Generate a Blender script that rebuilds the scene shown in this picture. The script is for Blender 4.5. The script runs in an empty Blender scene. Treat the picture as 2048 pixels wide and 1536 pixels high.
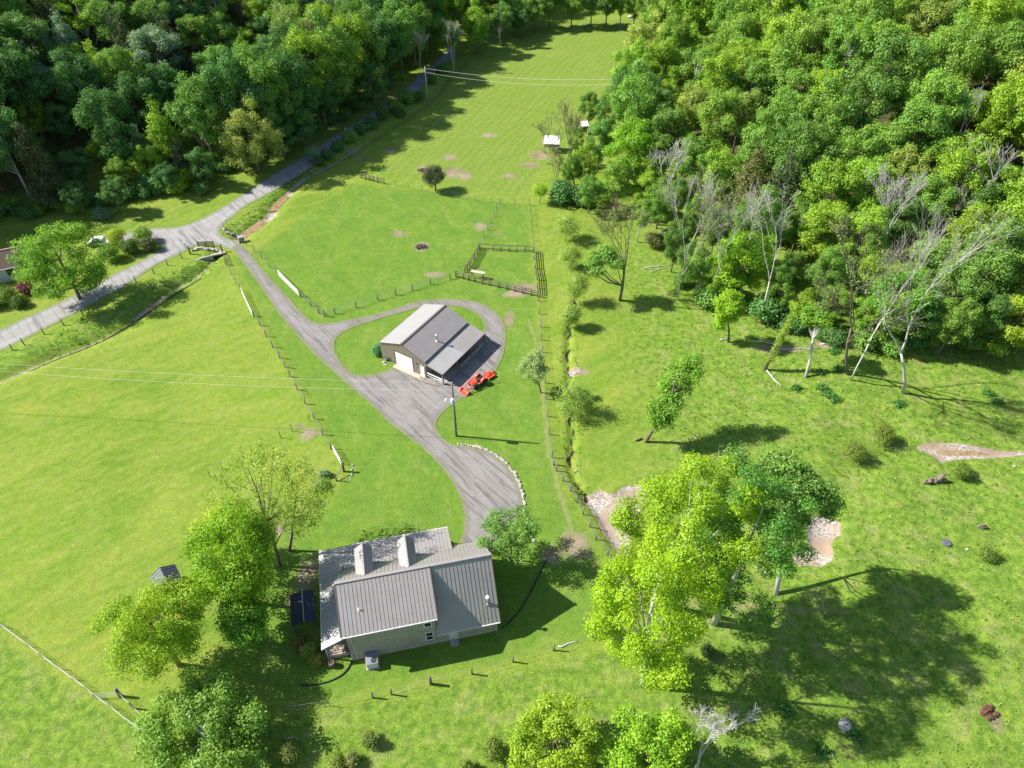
import bpy, bmesh, math, random
import numpy as np
from mathutils import Vector, Matrix
from mathutils.geometry import delaunay_2d_cdt

scene = bpy.context.scene
col = scene.collection
# ------------------------------------------------------------------ camera, world, sun, exposure
CH = 75.0                      # camera height in metres
PITCH = math.radians(43.5)     # looking down below the horizon
FPX = 1420.0                   # focal length in pixels of a 2048 wide picture
cam_data = bpy.data.cameras.new("camera")
cam = bpy.data.objects.new("camera", cam_data)
col.objects.link(cam)
cam.location = (0, 0, CH)
cam.rotation_euler = (math.radians(90) - PITCH, 0, 0)
cam_data.sensor_width = 36.0
cam_data.lens = FPX / 2048 * 36.0
cam_data.clip_start = 0.5
cam_data.clip_end = 9000
scene.camera = cam

SH = np.array([1.131, -0.139, -1.0])      # where sunlight travels per metre of drop
SUN = -SH / np.linalg.norm(SH)
sun_el = math.asin(SUN[2])
world = bpy.data.worlds.new("World")
scene.world = world
world.use_nodes = True
wn = world.node_tree
bg = wn.nodes["Background"]
sky = wn.nodes.new("ShaderNodeTexSky")
sky.sky_type = 'NISHITA'
sky.sun_disc = False
sky.sun_elevation = sun_el
sky.sun_rotation = math.atan2(SUN[0], SUN[1])
sky.air_density = 1.0
sky.dust_density = 0.6
wn.links.new(sky.outputs[0], bg.inputs[0])
bg.inputs[1].default_value = 0.095
sl = bpy.data.lights.new("sun", 'SUN')
sl.energy = 5.0
sl.angle = math.radians(0.5)
sl.color = (1.0, 0.965, 0.90)
so = bpy.data.objects.new("sun", sl)
col.objects.link(so)
so.rotation_euler = Vector(SUN).to_track_quat('Z', 'Y').to_euler()
scene.view_settings.view_transform = 'Standard'
scene.view_settings.look = 'None'
scene.view_settings.exposure = 1.08
scene.view_settings.gamma = 1.0
scene.view_settings.use_curve_mapping = False
scene.cycles.max_bounces = 6
scene.cycles.transparent_max_bounces = 4

# ------------------------------------------------------------------ projection helpers
CP, SP = math.cos(PITCH), math.sin(PITCH)
def ray(px, py):
    x = (px - 1024) / FPX; y = -(py - 768) / FPX
    return np.array([x, CP + y * SP, -SP + y * CP])
def proj(P):
    d = np.asarray(P, float) - np.array([0, 0, CH])
    yc = d[..., 1] * SP + d[..., 2] * CP
    zc = d[..., 1] * CP - d[..., 2] * SP
    return 1024 + FPX * d[..., 0] / zc, 768 - FPX * yc / zc
def g0(px, py, h=0.0):
    d = ray(px, py); t = (CH - h) / -d[2]
    return np.array([d[0] * t, d[1] * t])

# ------------------------------------------------------------------ polyline tools
def seg_dist(X, Y, pts, closed=False):
    best = np.full(np.shape(X), 1e9)
    n = len(pts)
    for i in range(n if closed else n - 1):
        ax, ay = pts[i][:2]; bx, by = pts[(i + 1) % n][:2]
        dx, dy = bx - ax, by - ay
        L = dx * dx + dy * dy + 1e-12
        t = np.clip(((X - ax) * dx + (Y - ay) * dy) / L, 0, 1)
        d = np.hypot(X - ax - t * dx, Y - ay - t * dy)
        best = np.minimum(best, d)
    return best
def inside(X, Y, pts):
    r = np.zeros(np.shape(X), bool)
    n = len(pts)
    for i in range(n):
        ax, ay = pts[i][:2]; bx, by = pts[(i + 1) % n][:2]
        c = (ay > Y) != (by > Y)
        with np.errstate(divide='ignore', invalid='ignore'):
            xi = (bx - ax) * (Y - ay) / (by - ay if by != ay else 1e-9) + ax
        r ^= c & (X < xi)
    return r
def sdf(X, Y, pts):               # positive inside
    d = seg_dist(X, Y, pts, True)
    return np.where(inside(X, Y, pts), d, -d)
def smooth(pts, n=3, closed=False):   # Chaikin corner cutting
    for _ in range(n):
        out = []
        m = len(pts)
        rng_ = range(m) if closed else range(m - 1)
        if not closed: out.append(tuple(pts[0]))
        for i in rng_:
            a, b = np.array(pts[i]), np.array(pts[(i + 1) % m])
            out.append(tuple(a * .75 + b * .25)); out.append(tuple(a * .25 + b * .75))
        if not closed: out.append(tuple(pts[-1]))
        pts = out
    return pts
def G(pxs): return [tuple(g0(x, y)) for x, y in pxs]

# ------------------------------------------------------------------ traced ground outlines (picture -> ground)
drive_out = G([(462,494),(475,512),(497,540),(520,572),(541,603),(560,632),(587,662),(610,690),(640,720),(665,742),(690,765),(715,787),
  (740,808),(765,833),(790,855),(820,878),(850,900),(880,930),(905,965),(922,1000),(930,1035),(929,1060),(918,1085),(915,1120),(985,1120),(990,1088),
  (1000,1066),(1030,1040),(1046,1020),(1047,990),(1037,960),(1017,930),(987,907),(950,895),(917,890),(903,889),(888,880),(873,862),(872,842),(885,825),
  (905,808),(935,790),(955,775),(985,750),(1000,727),(1009,702),(1013,670),(1008,645),(990,622),(965,607),(935,600),(890,597),(850,600),(815,608),
  (790,617),(755,627),(715,637),(680,643),(655,647),(632,646),(618,640),(600,623),(583,603),(563,580),(540,556),(520,532),(505,513),(492,496),(480,486)])
drive_hole = G([(667,688),(675,672),(700,657),(735,645),(775,633),(815,622),(850,613),(895,611),(930,616),(955,628),(968,645),(971,662),(900,700),(840,735),
  (790,733),(775,741),(745,750),(715,752),(695,742),(680,722),(670,705)])
road_out = G([(-160,735),(-60,690),(0,660),(44,638),(82,622),(132,598),(176,577),(220,553),(264,531),(300,512),(325,497),(320,487),(300,480),(260,482),
  (215,494),(188,494),(195,479),(255,463),(314,455),(353,455),(391,443),(426,426),(465,402),(492,385),(540,352),(590,322),(640,290),(700,252),(760,213),
  (805,182),(840,150),(875,118),(900,95),(918,100),(885,135),(855,166),(812,201),(767,232),(708,274),(658,310),(607,347),(565,372),(541,386),(516,399),
  (490,413),(468,431),(449,446),(438,460),(441,470),(455,478),(483,484),(470,500),(455,500),(430,487),(395,488),(377,498),(347,514),(301,536),(273,558),(208,596),
  (153,626),(66,670),(0,703),(-60,730),(-160,780)])
creek_l = G([(-120,800),(0,757),(55,733),(104,711),(153,694),(197,675),(246,653),(273,631),(290,618),(314,599),(347,574),(383,555),(416,528),(432,508)])
creek_u = G([(476,476),(492,462),(509,452),(528,438),(541,428),(546,415),(556,403),(572,388),(590,368),(612,350),(650,332),(690,308),(735,278),(790,245),(840,212),(875,180),(890,155),(920,130)])
creek_u_water = G([(480,472),(492,462),(509,451),(528,438)])
ditch_r = G([(1152,600),(1143,630),(1137,665),(1138,690),(1134,720),(1140,745),(1132,790),(1140,830),(1146,880),(1140,915),(1143,945),(1158,975),(1175,998)])
rock1 = G([(1162,990),(1185,985),(1200,980),(1225,990),(1250,972),(1280,968),(1292,1000),(1275,1030),(1262,1070),(1255,1120),(1240,1110),(1222,1085),(1205,1060),(1192,1030),(1178,1010)])
rock2 = G([(1612,1042),(1632,1030),(1660,1032),(1683,1045),(1680,1068),(1660,1085),(1668,1115),(1645,1132),(1600,1130),(1586,1112),(1612,1090),(1618,1065)])
rock3 = G([(1832,893),(1870,886),(1915,889),(1950,893),(2010,900),(2070,905),(2010,913),(1950,917),(1912,917),(1882,926),(1868,912)])
rock4 = G([(1138,738),(1152,733),(1162,742),(1150,752),(1136,748)])
creek_r = G([(1175,998),(1210,1030),(1240,1090),(1290,1130),(1380,1150),(1480,1130),(1560,1110),(1630,1100),(1655,1050),(1672,990),(1690,950),(1740,925),(1800,905),(1850,900),(1950,905),(2080,908)])
# valley limits for the two hillsides
hill_l = [(-260,60),(-146,92),(-102,124),(-80,147),(-62,172),(-42,200),(-28,228),(-18,255),(-2,275),(20,292),(60,305),(140,320),(400,330)]
hill_r = [(62,420),(62,300),(52,262),(42,230),(34,205),(24,180),(14,160),(20,145),(26,130),(34,116),(48,106),(64,100),(84,92),(110,70),(190,30),(300,-20)]

def side(X, Y, pts):              # signed distance, positive left of the direction of travel
    best = np.full(np.shape(X), 1e9); sg = np.ones(np.shape(X))
    for i in range(len(pts) - 1):
        ax, ay = pts[i]; bx, by = pts[i + 1]
        dx, dy = bx - ax, by - ay
        t = np.clip(((X - ax) * dx + (Y - ay) * dy) / (dx * dx + dy * dy), 0, 1)
        d = np.hypot(X - ax - t * dx, Y - ay - t * dy)
        c = dx * (Y - ay) - dy * (X - ax)
        m = d < best - 1e-9
        best = np.where(m, d, best); sg = np.where(m, np.sign(c), sg)
    return best * sg
def ramp(d, w, slope, top):
    d = np.maximum(d, 0)
    h = np.where(d < w, slope * d * d / (2 * w), slope * (d - w / 2))
    return top * (1 - np.exp(-h / top))
def wob(X, Y):
    return (np.sin(X * .31 + 1.3) * np.cos(Y * .27 + .4) + .6 * np.sin(X * .13 - Y * .17 + 2) + .5 * np.sin(X * .71 + Y * .52) * np.cos(Y * .63 - X * .2))
def hmap(X, Y):
    X = np.asarray(X, float); Y = np.asarray(Y, float)
    dl = side(X, Y, hill_l); dr = side(X, Y, hill_r)
    h = ramp(dl, 16, .52, 75) + ramp(dr, 30, .30, 60)
    # the rough pasture to the right swells gently; lawns, drive, buildings and road stay level
    away = np.clip((X - 26 - np.clip(Y - 60, -60, 60) * .05) / 14, 0, 1) * np.clip((120 - Y) / 30 + .3, 0, 1)
    h = h + away * (.22 * wob(X, Y) + .25)
    h = h - .75 * np.exp(-(seg_dist(X, Y, creek_l) / 1.3) ** 2)
    h = h - .8 * np.exp(-(seg_dist(X, Y, creek_u) / 1.6) ** 2)
    h = h - .45 * np.exp(-(seg_dist(X, Y, ditch_r) / .45) ** 2)
    h = h - .30 * np.exp(-(seg_dist(X, Y, creek_r) / 1.8) ** 2)
    for rk in (rock1, rock2, rock3):
        h = h - .35 * np.clip(sdf(X, Y, rk) / .8 + .3, 0, 1)
    # grassy hump between road and creek
    h = h + .35 * np.exp(-((seg_dist(X, Y, G([(60,700),(200,640),(300,585),(360,545)])) / 2.2) ** 2))
    return h
def hz(x, y): return float(hmap(np.array([x]), np.array([y]))[0])
def gp(px, py, dh=0.0):           # picture point -> point on the terrain (dh above it)
    z = 0.0
    for _ in range(30):
        x, y = g0(px, py, z + dh)
        zn = hz(x, y)
        if abs(zn - z) < .01: break
        z = z * .5 + zn * .5
    return np.array([x, y, zn])

# ------------------------------------------------------------------ object helpers
def prop(o, label=None, cat=None, group=None, kind=None):
    if label: o["label"] = label
    if cat: o["category"] = cat
    if group: o["group"] = group
    if kind: o["kind"] = kind
    return o
def empty(name, loc=(0, 0, 0), rz=0.0, label=None, cat=None, group=None):
    o = bpy.data.objects.new(name, None)
    o.empty_display_size = .3
    o.location = loc; o.rotation_euler = (0, 0, rz)
    col.objects.link(o)
    return prop(o, label, cat, group)
def link_mesh(name, me, parent=None, mat=None):
    o = bpy.data.objects.new(name, me)
    if mat is not None and not me.materials: me.materials.append(mat)
    col.objects.link(o)
    if parent is not None: o.parent = parent
    return o
class MB:
    def __init__(s): s.v = []; s.f = []
    def poly(s, pts, flip=False):
        n = len(s.v); s.v += [tuple(map(float, p)) for p in pts]
        idx = list(range(n, n + len(pts)))
        s.f.append(tuple(idx[::-1] if flip else idx)); return s
    def prism(s, pts, ext):           # pts polygon, ext vector of extrusion
        n = len(s.v); m = len(pts); e = np.array(ext, float)
        s.v += [tuple(map(float, p)) for p in pts] + [tuple(np.array(p, float) + e) for p in pts]
        s.f.append(tuple(range(n + m - 1, n - 1, -1))); s.f.append(tuple(range(n + m, n + 2 * m)))
        for i in range(m):
            j = (i + 1) % m
            s.f.append((n + i, n + j, n + m + j, n + m + i))
        return s
    def box(s, c, size, ax=None):     # ax: 3 axis vectors
        c = np.array(c, float); h = np.array(size, float) / 2
        A = np.eye(3) if ax is None else np.array(ax, float)
        n = len(s.v)
        for z in (-1, 1):
            for x, y in ((-1, -1), (1, -1), (1, 1), (-1, 1)):
                s.v.append(tuple(c + A[0] * x * h[0] + A[1] * y * h[1] + A[2] * z * h[2]))
        for q in ((3, 2, 1, 0), (4, 5, 6, 7), (0, 1, 5, 4), (1, 2, 6, 5), (2, 3, 7, 6), (3, 0, 4, 7)):
            s.f.append(tuple(n + k for k in q))
        return s
    def bar(s, a, b, w, h=None, up=(0, 0, 1)):
        a = np.array(a, float); b = np.array(b, float); h = h or w
        d = b - a; L = np.linalg.norm(d)
        if L < 1e-6: return s
        d /= L; up = np.array(up, float)
        if abs(d @ up) > .95: up = np.array([1., 0, 0])
        x = np.cross(d, up); x /= np.linalg.norm(x); z = np.cross(x, d)
        return s.box((a + b) / 2, (w, L, h), (x, d, z))
    def tube(s, pts, rad, n=6, cap=True):
        pts = [np.array(p, float) for p in pts]
        if not hasattr(rad, '__len__'): rad = [rad] * len(pts)
        base = len(s.v); prev = None
        for i, p in enumerate(pts):
            d = pts[min(i + 1, len(pts) - 1)] - pts[max(i - 1, 0)]
            d /= (np.linalg.norm(d) + 1e-9)
            if prev is None:
                ref = np.array([0., 0, 1]) if abs(d[2]) < .9 else np.array([1., 0, 0])
                x = np.cross(d, ref)
            else:
                x = prev - d * (prev @ d)
            x /= (np.linalg.norm(x) + 1e-9); prev = x; y = np.cross(d, x)
            for k in range(n):
                a = 2 * math.pi * k / n
                s.v.append(tuple(p + rad[i] * (math.cos(a) * x + math.sin(a) * y)))
        for i in range(len(pts) - 1):
            for k in range(n):
                a = base + i * n + k; b = base + i * n + (k + 1) % n
                s.f.append((a, b, b + n, a + n))
        if cap:
            s.f.append(tuple(range(base + n - 1, base - 1, -1)))
            e = base + (len(pts) - 1) * n
            s.f.append(tuple(range(e, e + n)))
        return s
    def lathe(s, c, prof, n=12):      # prof [(r,z)]
        base = len(s.v)
        for r, z in prof:
            for k in range(n):
                a = 2 * math.pi * k / n
                s.v.append((c[0] + r * math.cos(a), c[1] + r * math.sin(a), c[2] + z))
        for i in range(len(prof) - 1):
            for k in range(n):
                a = base + i * n + k; b = base + i * n + (k + 1) % n
                s.f.append((a, b, b + n, a + n))
        s.f.append(tuple(range(base + n - 1, base - 1, -1)))
        e = base + (len(prof) - 1) * n
        s.f.append(tuple(range(e, e + n)))
        return s
    def blob(s, c, r, rng, n=2, rough=.18):   # irregular stone
        bm = bmesh.new(); bmesh.ops.create_icosphere(bm, subdivisions=n, radius=1)
        base = len(s.v); r = np.array(r, float) if hasattr(r, '__len__') else np.array([r] * 3, float)
        ph = rng.random(6) * 6.28
        for v in bm.verts:
            q = np.array(v.co)
            k = 1 + rough * (math.sin(3 * q[0] + ph[0]) + math.sin(4 * q[1] + ph[1]) + math.sin(3.5 * q[2] + ph[2]) + .8 * math.sin(7 * q[0] + 5 * q[1] + ph[3])) * .6
            s.v.append(tuple(np.array(c) + q * r * k))
        for f in bm.faces: s.f.append(tuple(base + v.index for v in f.verts))
        bm.free(); return s
    def xform(s, fn): s.v = [tuple(fn(np.array(p))) for p in s.v]; return s
    def mesh(s, name, shade=False):
        me = bpy.data.meshes.new(name)
        me.from_pydata(s.v, [], s.f); me.update()
        if shade: me.polygons.foreach_set("use_smooth", [True] * len(me.polygons))
        return me
    def build(s, name, mat, parent=None, shade=False, bevel=0):
        me = s.mesh(name, shade)
        if bevel:
            bm = bmesh.new(); bm.from_mesh(me)
            bmesh.ops.bevel(bm, geom=bm.edges[:], offset=bevel, segments=1, affect='EDGES', clamp_overlap=True)
            bm.to_mesh(me); bm.free()
        return link_mesh(name, me, parent, mat)
def copy_tree(o, parent=None):
    c = o.copy(); col.objects.link(c); c.parent = parent
    for ch in list(o.children): copy_tree(ch, c)
    return c

# ------------------------------------------------------------------ materials
class NT:
    def __init__(s, name):
        s.m = bpy.data.materials.new(name); s.m.use_nodes = True
        s.t = s.m.node_tree; s.t.nodes.clear()
        s.out = s.n('ShaderNodeOutputMaterial')
    def n(s, typ, **kw):
        nd = s.t.nodes.new(typ)
        for k, v in kw.items(): setattr(nd, k, v)
        return nd
    def l(s, a, b): s.t.links.new(a, b); return s
    def val(s, sock, v):
        if hasattr(v, 'is_output') or isinstance(v, bpy.types.NodeSocket): s.l(v, sock)
        else: sock.default_value = v
    def noise(s, scale, detail=4, rough=.55, vec=None, dist=0):
        nd = s.n('ShaderNodeTexNoise'); nd.inputs['Scale'].default_value = scale
        nd.inputs['Detail'].default_value = detail; nd.inputs['Roughness'].default_value = rough
        nd.inputs['Distortion'].default_value = dist
        s.l(vec if vec is not None else s.pos(), nd.inputs['Vector']); return nd.outputs['Fac']
    def pos(s):
        if not hasattr(s, '_p'): s._p = s.n('ShaderNodeNewGeometry').outputs['Position']
        return s._p
    def obj(s):
        if not hasattr(s, '_o'): s._o = s.n('ShaderNodeTexCoord').outputs['Object']
        return s._o
    def mapping(s, vec, scale=(1, 1, 1), rot=(0, 0, 0)):
        if any(rot):
            n0 = s.n('ShaderNodeMapping'); n0.inputs['Rotation'].default_value = rot; s.l(vec, n0.inputs['Vector']); vec = n0.outputs[0]; rot = (0, 0, 0)
        nd = s.n('ShaderNodeMapping'); nd.inputs['Scale'].default_value = scale; nd.inputs['Rotation'].default_value = rot
        s.l(vec, nd.inputs['Vector']); return nd.outputs[0]
    def ramp(s, fac, a, b, c0=(0, 0, 0, 1), c1=(1, 1, 1, 1)):
        nd = s.n('ShaderNodeValToRGB'); e = nd.color_ramp.elements
        e[0].position = a; e[1].position = b; e[0].color = c0; e[1].color = c1
        s.l(fac, nd.inputs[0]); return nd.outputs[0]
    def mix(s, fac, a, b, mode='MIX'):
        nd = s.n('ShaderNodeMix', data_type='RGBA', blend_type=mode)
        s.val(nd.inputs[0], fac)
        for i, v in ((6, a), (7, b)):
            if isinstance(v, (tuple, list)): nd.inputs[i].default_value = tuple(v) + (1,) * (4 - len(v))
            else: s.l(v, nd.inputs[i])
        return nd.outputs[2]
    def math(s, op, a, b=0.0, c=0.0, clamp=False):
        nd = s.n('ShaderNodeMath', operation=op, use_clamp=clamp)
        s.val(nd.inputs[0], a); s.val(nd.inputs[1], b)
        if op in ('MULTIPLY_ADD', 'SMOOTH_MIN'): s.val(nd.inputs[2], c)
        return nd.outputs[0]
    def attr(s, name, typ='GEOMETRY'):
        nd = s.n('ShaderNodeAttribute'); nd.attribute_name = name; nd.attribute_type = typ; return nd
    def bump(s, h, strength, dist, prev=None):
        nd = s.n('ShaderNodeBump'); nd.inputs['Strength'].default_value = strength; nd.inputs['Distance'].default_value = dist
        s.l(h, nd.inputs['Height'])
        if prev is not None: s.l(prev, nd.inputs['Normal'])
        return nd.outputs[0]
    def bsdf(s, color, rough=.8, metal=0.0, normal=None, spec=.3, **kw):
        nd = s.n('ShaderNodeBsdfPrincipled')
        if isinstance(color, (tuple, list)): nd.inputs['Base Color'].default_value = tuple(color) + (1,) * (4 - len(color))
        else: s.l(color, nd.inputs['Base Color'])
        s.val(nd.inputs['Roughness'], rough); s.val(nd.inputs['Metallic'], metal)
        nd.inputs['Specular IOR Level'].default_value = spec
        if normal is not None: s.l(normal, nd.inputs['Normal'])
        for k, v in kw.items(): s.val(nd.inputs[k], v)
        s.l(nd.outputs[0], s.out.inputs[0]); s.b = nd
        return s.m
def simple(name, c, rough=.7, var=.18, scale=3.0, metal=0.0, spec=.3, bump=0.0, fine=0.0, stretch=(1, 1, 1)):
    t = NT(name)
    vec = t.mapping(t.obj(), stretch)
    n1 = t.noise(scale, 5, .6, vec)
    dark = tuple(x * (1 - var) for x in c); lite = tuple(min(1, x * (1 + var)) for x in c)
    cc = t.mix(t.ramp(n1, .3, .7), dark, lite)
    if fine: cc = t.mix(fine, cc, t.mix(t.ramp(t.noise(scale * 9, 3, .6, vec), .3, .7), dark, lite), 'OVERLAY')
    nm = t.bump(t.noise(scale * 6, 4, .6, vec), bump, .02) if bump else None
    return t.bsdf(cc, rough, metal, nm, spec)
M = {}
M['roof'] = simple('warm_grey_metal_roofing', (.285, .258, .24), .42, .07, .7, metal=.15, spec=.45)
M['roof_pale_sunlit'] = simple('pale_sunlit_metal_roofing', (.335, .32, .305), .42, .05, .6, metal=.15, spec=.45)  # paler copy of the roofing; sun-facing slopes' brightness put into the colour
M['trim_brown'] = simple('brown_metal_trim', (.14, .105, .085), .5, .1, 1)
M['trim_dark'] = simple('dark_metal_trim', (.05, .045, .042), .5, .1, 1)
M['white'] = simple('white_paint', (.72, .72, .70), .45, .04, 2)
M['offwhite'] = simple('weathered_white', (.5, .49, .45), .6, .12, 2)
M['sidingtan'] = simple('tan_metal_siding', (.34, .29, .225), .5, .06, 1.5, metal=.1)
M['concrete'] = simple('concrete', (.42, .37, .31), .9, .12, 1.3, fine=.5, bump=.2)
M['concrete_grey'] = simple('grey_concrete', (.33, .32, .30), .9, .16, 1.5, fine=.5, bump=.2)
M['wood_grey'] = simple('weathered_wood', (.17, .135, .105), .9, .25, 4, bump=.3, stretch=(3, 3, .6))
M['wood_brown'] = simple('brown_wood', (.14, .085, .05), .8, .2, 3, bump=.2)
M['deck'] = simple('deck_boards', (.42, .35, .28), .8, .12, 2)
M['post_green'] = simple('dark_steel_post', (.035, .05, .045), .6, .2, 5)
M['steel'] = simple('galvanized_steel', (.42, .45, .46), .35, .1, 3, metal=.7)
M['black'] = simple('black_plastic', (.018, .018, .02), .5, .2, 3)
M['glass'] = simple('dark_window_glass', (.02, .025, .03), .08, .1, 1, spec=.6)
M['red'] = simple('orange_red_tractor_paint', (.75, .07, .025), .35, .08, 2, spec=.5)
M['rubber'] = simple('tyre_rubber', (.03, .028, .026), .9, .3, 5)
M['rim'] = simple('orange_wheel_rim', (.62, .25, .08), .5, .1, 3)
M['stone'] = simple('pale_limestone', (.40, .37, .32), .9, .22, 2.5, bump=.4, fine=.4)
M['stone_grey'] = simple('grey_fieldstone', (.30, .27, .235), .9, .3, 3, bump=.4, fine=.4)
M['blue_grey'] = simple('blue_grey_roof_sheet', (.022, .032, .052), .4, .15, 1.2)
M['shed_roof'] = simple('slate_grey_metal_sheet', (.055, .058, .072), .45, .12, 1.5)
M['shingle'] = simple('brown_shingles', (.125, .085, .07), .9, .18, 6, fine=.5)
M['bark'] = simple('grey_brown_bark', (.16, .125, .095), .95, .3, 3, bump=.5, stretch=(2, 2, .5))
M['bark_pale'] = simple('pale_bark', (.44, .41, .365), .9, .22, 3, bump=.4, stretch=(2, 2, .5))
M['bark_white'] = simple('bleached_wood', (.46, .44, .41), .9, .12, 3)
M['bark_dark'] = simple('dark_bark', (.055, .045, .036), .95, .3, 3, bump=.5)
M['soil'] = simple('reddish_clods', (.16, .085, .055), .95, .3, 2.5, bump=.6, fine=.5)
M['brush'] = simple('dead_brushwood', (.10, .075, .06), .95, .35, 5, bump=.5)
M['insulator'] = simple('transformer_grey', (.55, .58, .58), .4, .05, 2)
M['blue'] = simple('blue_glaze', (.03, .09, .35), .4, .1, 2)
M['mat'] = simple('coir_doormat', (.24, .14, .07), .95, .15, 6)

def mat_brick():
    t = NT('painted_brick')
    v = t.obj()
    sp = t.n('ShaderNodeSeparateXYZ'); t.l(v, sp.inputs[0])
    cb = t.n('ShaderNodeCombineXYZ'); t.l(t.math('ADD', sp.outputs[0], sp.outputs[1]), cb.inputs[0]); t.l(sp.outputs[2], cb.inputs[1])
    br = t.n('ShaderNodeTexBrick'); t.l(cb.outputs[0], br.inputs['Vector'])
    br.inputs['Scale'].default_value = 1.0
    br.inputs['Brick Width'].default_value = .22; br.inputs['Row Height'].default_value = .076; br.inputs['Mortar Size'].default_value = .012
    br.inputs['Color1'].default_value = (.36, .335, .25, 1); br.inputs['Color2'].default_value = (.20, .19, .14, 1); br.inputs['Mortar'].default_value = (.44, .41, .34, 1)
    c = t.mix(t.ramp(t.noise(2.5, 4, .6, v), .35, .7), br.outputs[0], (.30, .27, .21), 'MIX')
    c = t.mix(.55, br.outputs[0], c)
    c = t.mix(t.math('MULTIPLY', t.ramp(t.noise(5.5, 3, .7, v), .45, .6), .55), c, (.16, .155, .12))
    c = t.mix(t.ramp(t.noise(.8, 3, .6, v), .45, .8), c, (.34, .33, .27))
    return t.bsdf(c, .9, 0, t.bump(br.outputs[1], -.3, .01), .2)
M['brick'] = mat_brick()

def mat_leaf():
    t = NT('leaves')
    oi = t.n('ShaderNodeObjectInfo')
    tint = t.attr('tint').outputs['Fac']
    wc = t.attr('wood_colour', 'INSTANCER')          # set only on the instanced outlying woods
    oc = t.mix(t.math('GREATER_THAN', wc.outputs['Fac'], .001), oi.outputs['Color'], wc.outputs['Color'])
    c = t.mix(t.ramp(tint, 0, 1), t.mix(1.0, oc, (.62, .74, .75), 'MULTIPLY'), t.mix(1.0, oc, (1.35, 1.22, 1.0), 'MULTIPLY'))
    d = t.n('ShaderNodeBsdfDiffuse'); t.l(c, d.inputs[0])
    tr = t.n('ShaderNodeBsdfTranslucent'); t.l(t.mix(1.0, c, (1.12, 1.15, .5), 'MULTIPLY'), tr.inputs[0])
    gl = t.n('ShaderNodeBsdfGlossy'); gl.inputs['Roughness'].default_value = .45; gl.inputs[0].default_value = (.9, .95, 1, 1)
    m1 = t.n('ShaderNodeMixShader'); m1.inputs[0].default_value = .36
    t.l(d.outputs[0], m1.inputs[1]); t.l(tr.outputs[0], m1.inputs[2])
    m2 = t.n('ShaderNodeMixShader'); m2.inputs[0].default_value = .012
    t.l(m1.outputs[0], m2.inputs[1]); t.l(gl.outputs[0], m2.inputs[2])
    t.l(m2.outputs[0], t.out.inputs[0])
    return t.m
M['leaf'] = mat_leaf()
# ================================================================== GROUND
def spaced(a, b, step, far_a, far_b, grow=1.09):
    c = list(np.arange(a, b + 1e-6, step))
    lo = []; x = a; d = step
    while x > far_a: d *= grow; x -= d; lo.append(x)
    hi = []; x = c[-1]; d = step
    while x < far_b: d *= grow; x += d; hi.append(x)
    return np.array(lo[::-1] + c + hi)
gx = spaced(-84, 84, .42, -2600, 2600, 1.06)
gy = np.concatenate([spaced(20, 150, .42, -900, 149, 1.10), spaced(150.5, 320, .9, 150.4, 4200, 1.07)])
gy = np.unique(np.round(gy, 3))
GX, GY = np.meshgrid(gx, gy)
GZ = hmap(GX, GY)
# shallow ground relief so that grazing light finds something
rs = np.random.RandomState(5)
near = (np.abs(GX) < 90) & (GY < 330)
GZ = GZ + near * .02 * (rs.rand(*GX.shape) - .5)
nx, ny = len(gx), len(gy)
verts = np.stack([GX, GY, GZ], -1).reshape(-1, 3)
ii = np.arange(nx * ny).reshape(ny, nx)
faces = np.stack([ii[:-1, :-1], ii[:-1, 1:], ii[1:, 1:], ii[1:, :-1]], -1).reshape(-1, 4)
def quads_mesh(name, verts, faces, k=4):
    me = bpy.data.meshes.new(name)
    me.vertices.add(len(verts)); me.vertices.foreach_set("co", np.ascontiguousarray(verts, np.float32).ravel())
    me.loops.add(len(faces) * k); me.loops.foreach_set("vertex_index", np.ascontiguousarray(faces, np.int32).ravel())
    me.polygons.add(len(faces))
    me.polygons.foreach_set("loop_start", np.arange(0, len(faces) * k, k, dtype=np.int32))
    me.update(calc_edges=True)
    return me
gme = quads_mesh("ground", verts, faces)
gme.polygons.foreach_set("use_smooth", [True] * len(faces))
def put_attr(me, name, arr):
    a = me.attributes.new(name, 'FLOAT', 'POINT'); a.data.foreach_set("value", np.ascontiguousarray(arr, np.float32).ravel())
def ell(px, py, rx, ry, soft=.5):       # soft patch, radii in picture pixels
    cx, cy = g0(px, py); ax, ay = g0(px + rx, py); bx, by = g0(px, py - ry)
    RX = math.hypot(ax - cx, ay - cy); RY = math.hypot(bx - cx, by - cy)
    d = np.hypot((GX - cx) / RX, (GY - cy) / RY)
    return np.clip((1.5 - d) / 1.1, 0, 1)
dirt = np.zeros_like(GX)
for p in [(617,868,20,17),(797,468,15,8),(978,270,18,6),(850,338,20,8),(900,315,17,7),(905,345,26,13),(930,352,18,10),(960,453,14,10),(993,466,9,4),(985,450,9,3),
          (1047,576,32,13),(1030,588,30,8),(870,549,26,7),(1093,285,14,10),(1080,310,24,11),(1060,330,22,7),(1020,352,18,6),(720,320,14,5),(780,300,20,6),(1985,1440,20,26),(843,493,20,11),
          (1150,1090,38,34),(1105,1110,26,22),(615,1150,26,40),(590,1200,20,22),(560,1060,16,12),(650,1315,14,8),(1165,743,14,9),(1020,640,10,22),(1190,395,24,9),(1340,470,28,14),
          (1560,700,60,9),(1660,690,50,10),(1850,665,60,12),(1275,1165,60,12),(707,300,20,8),(1015,640,10,16),(640,866,9,7),(598,853,14,5)]:
    dirt = np.maximum(dirt, ell(*p))
def line(pxs, w, s=1.0):
    return s * np.exp(-(seg_dist(GX, GY, G(pxs)) / w) ** 2)
track = np.zeros_like(GX)
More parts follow.
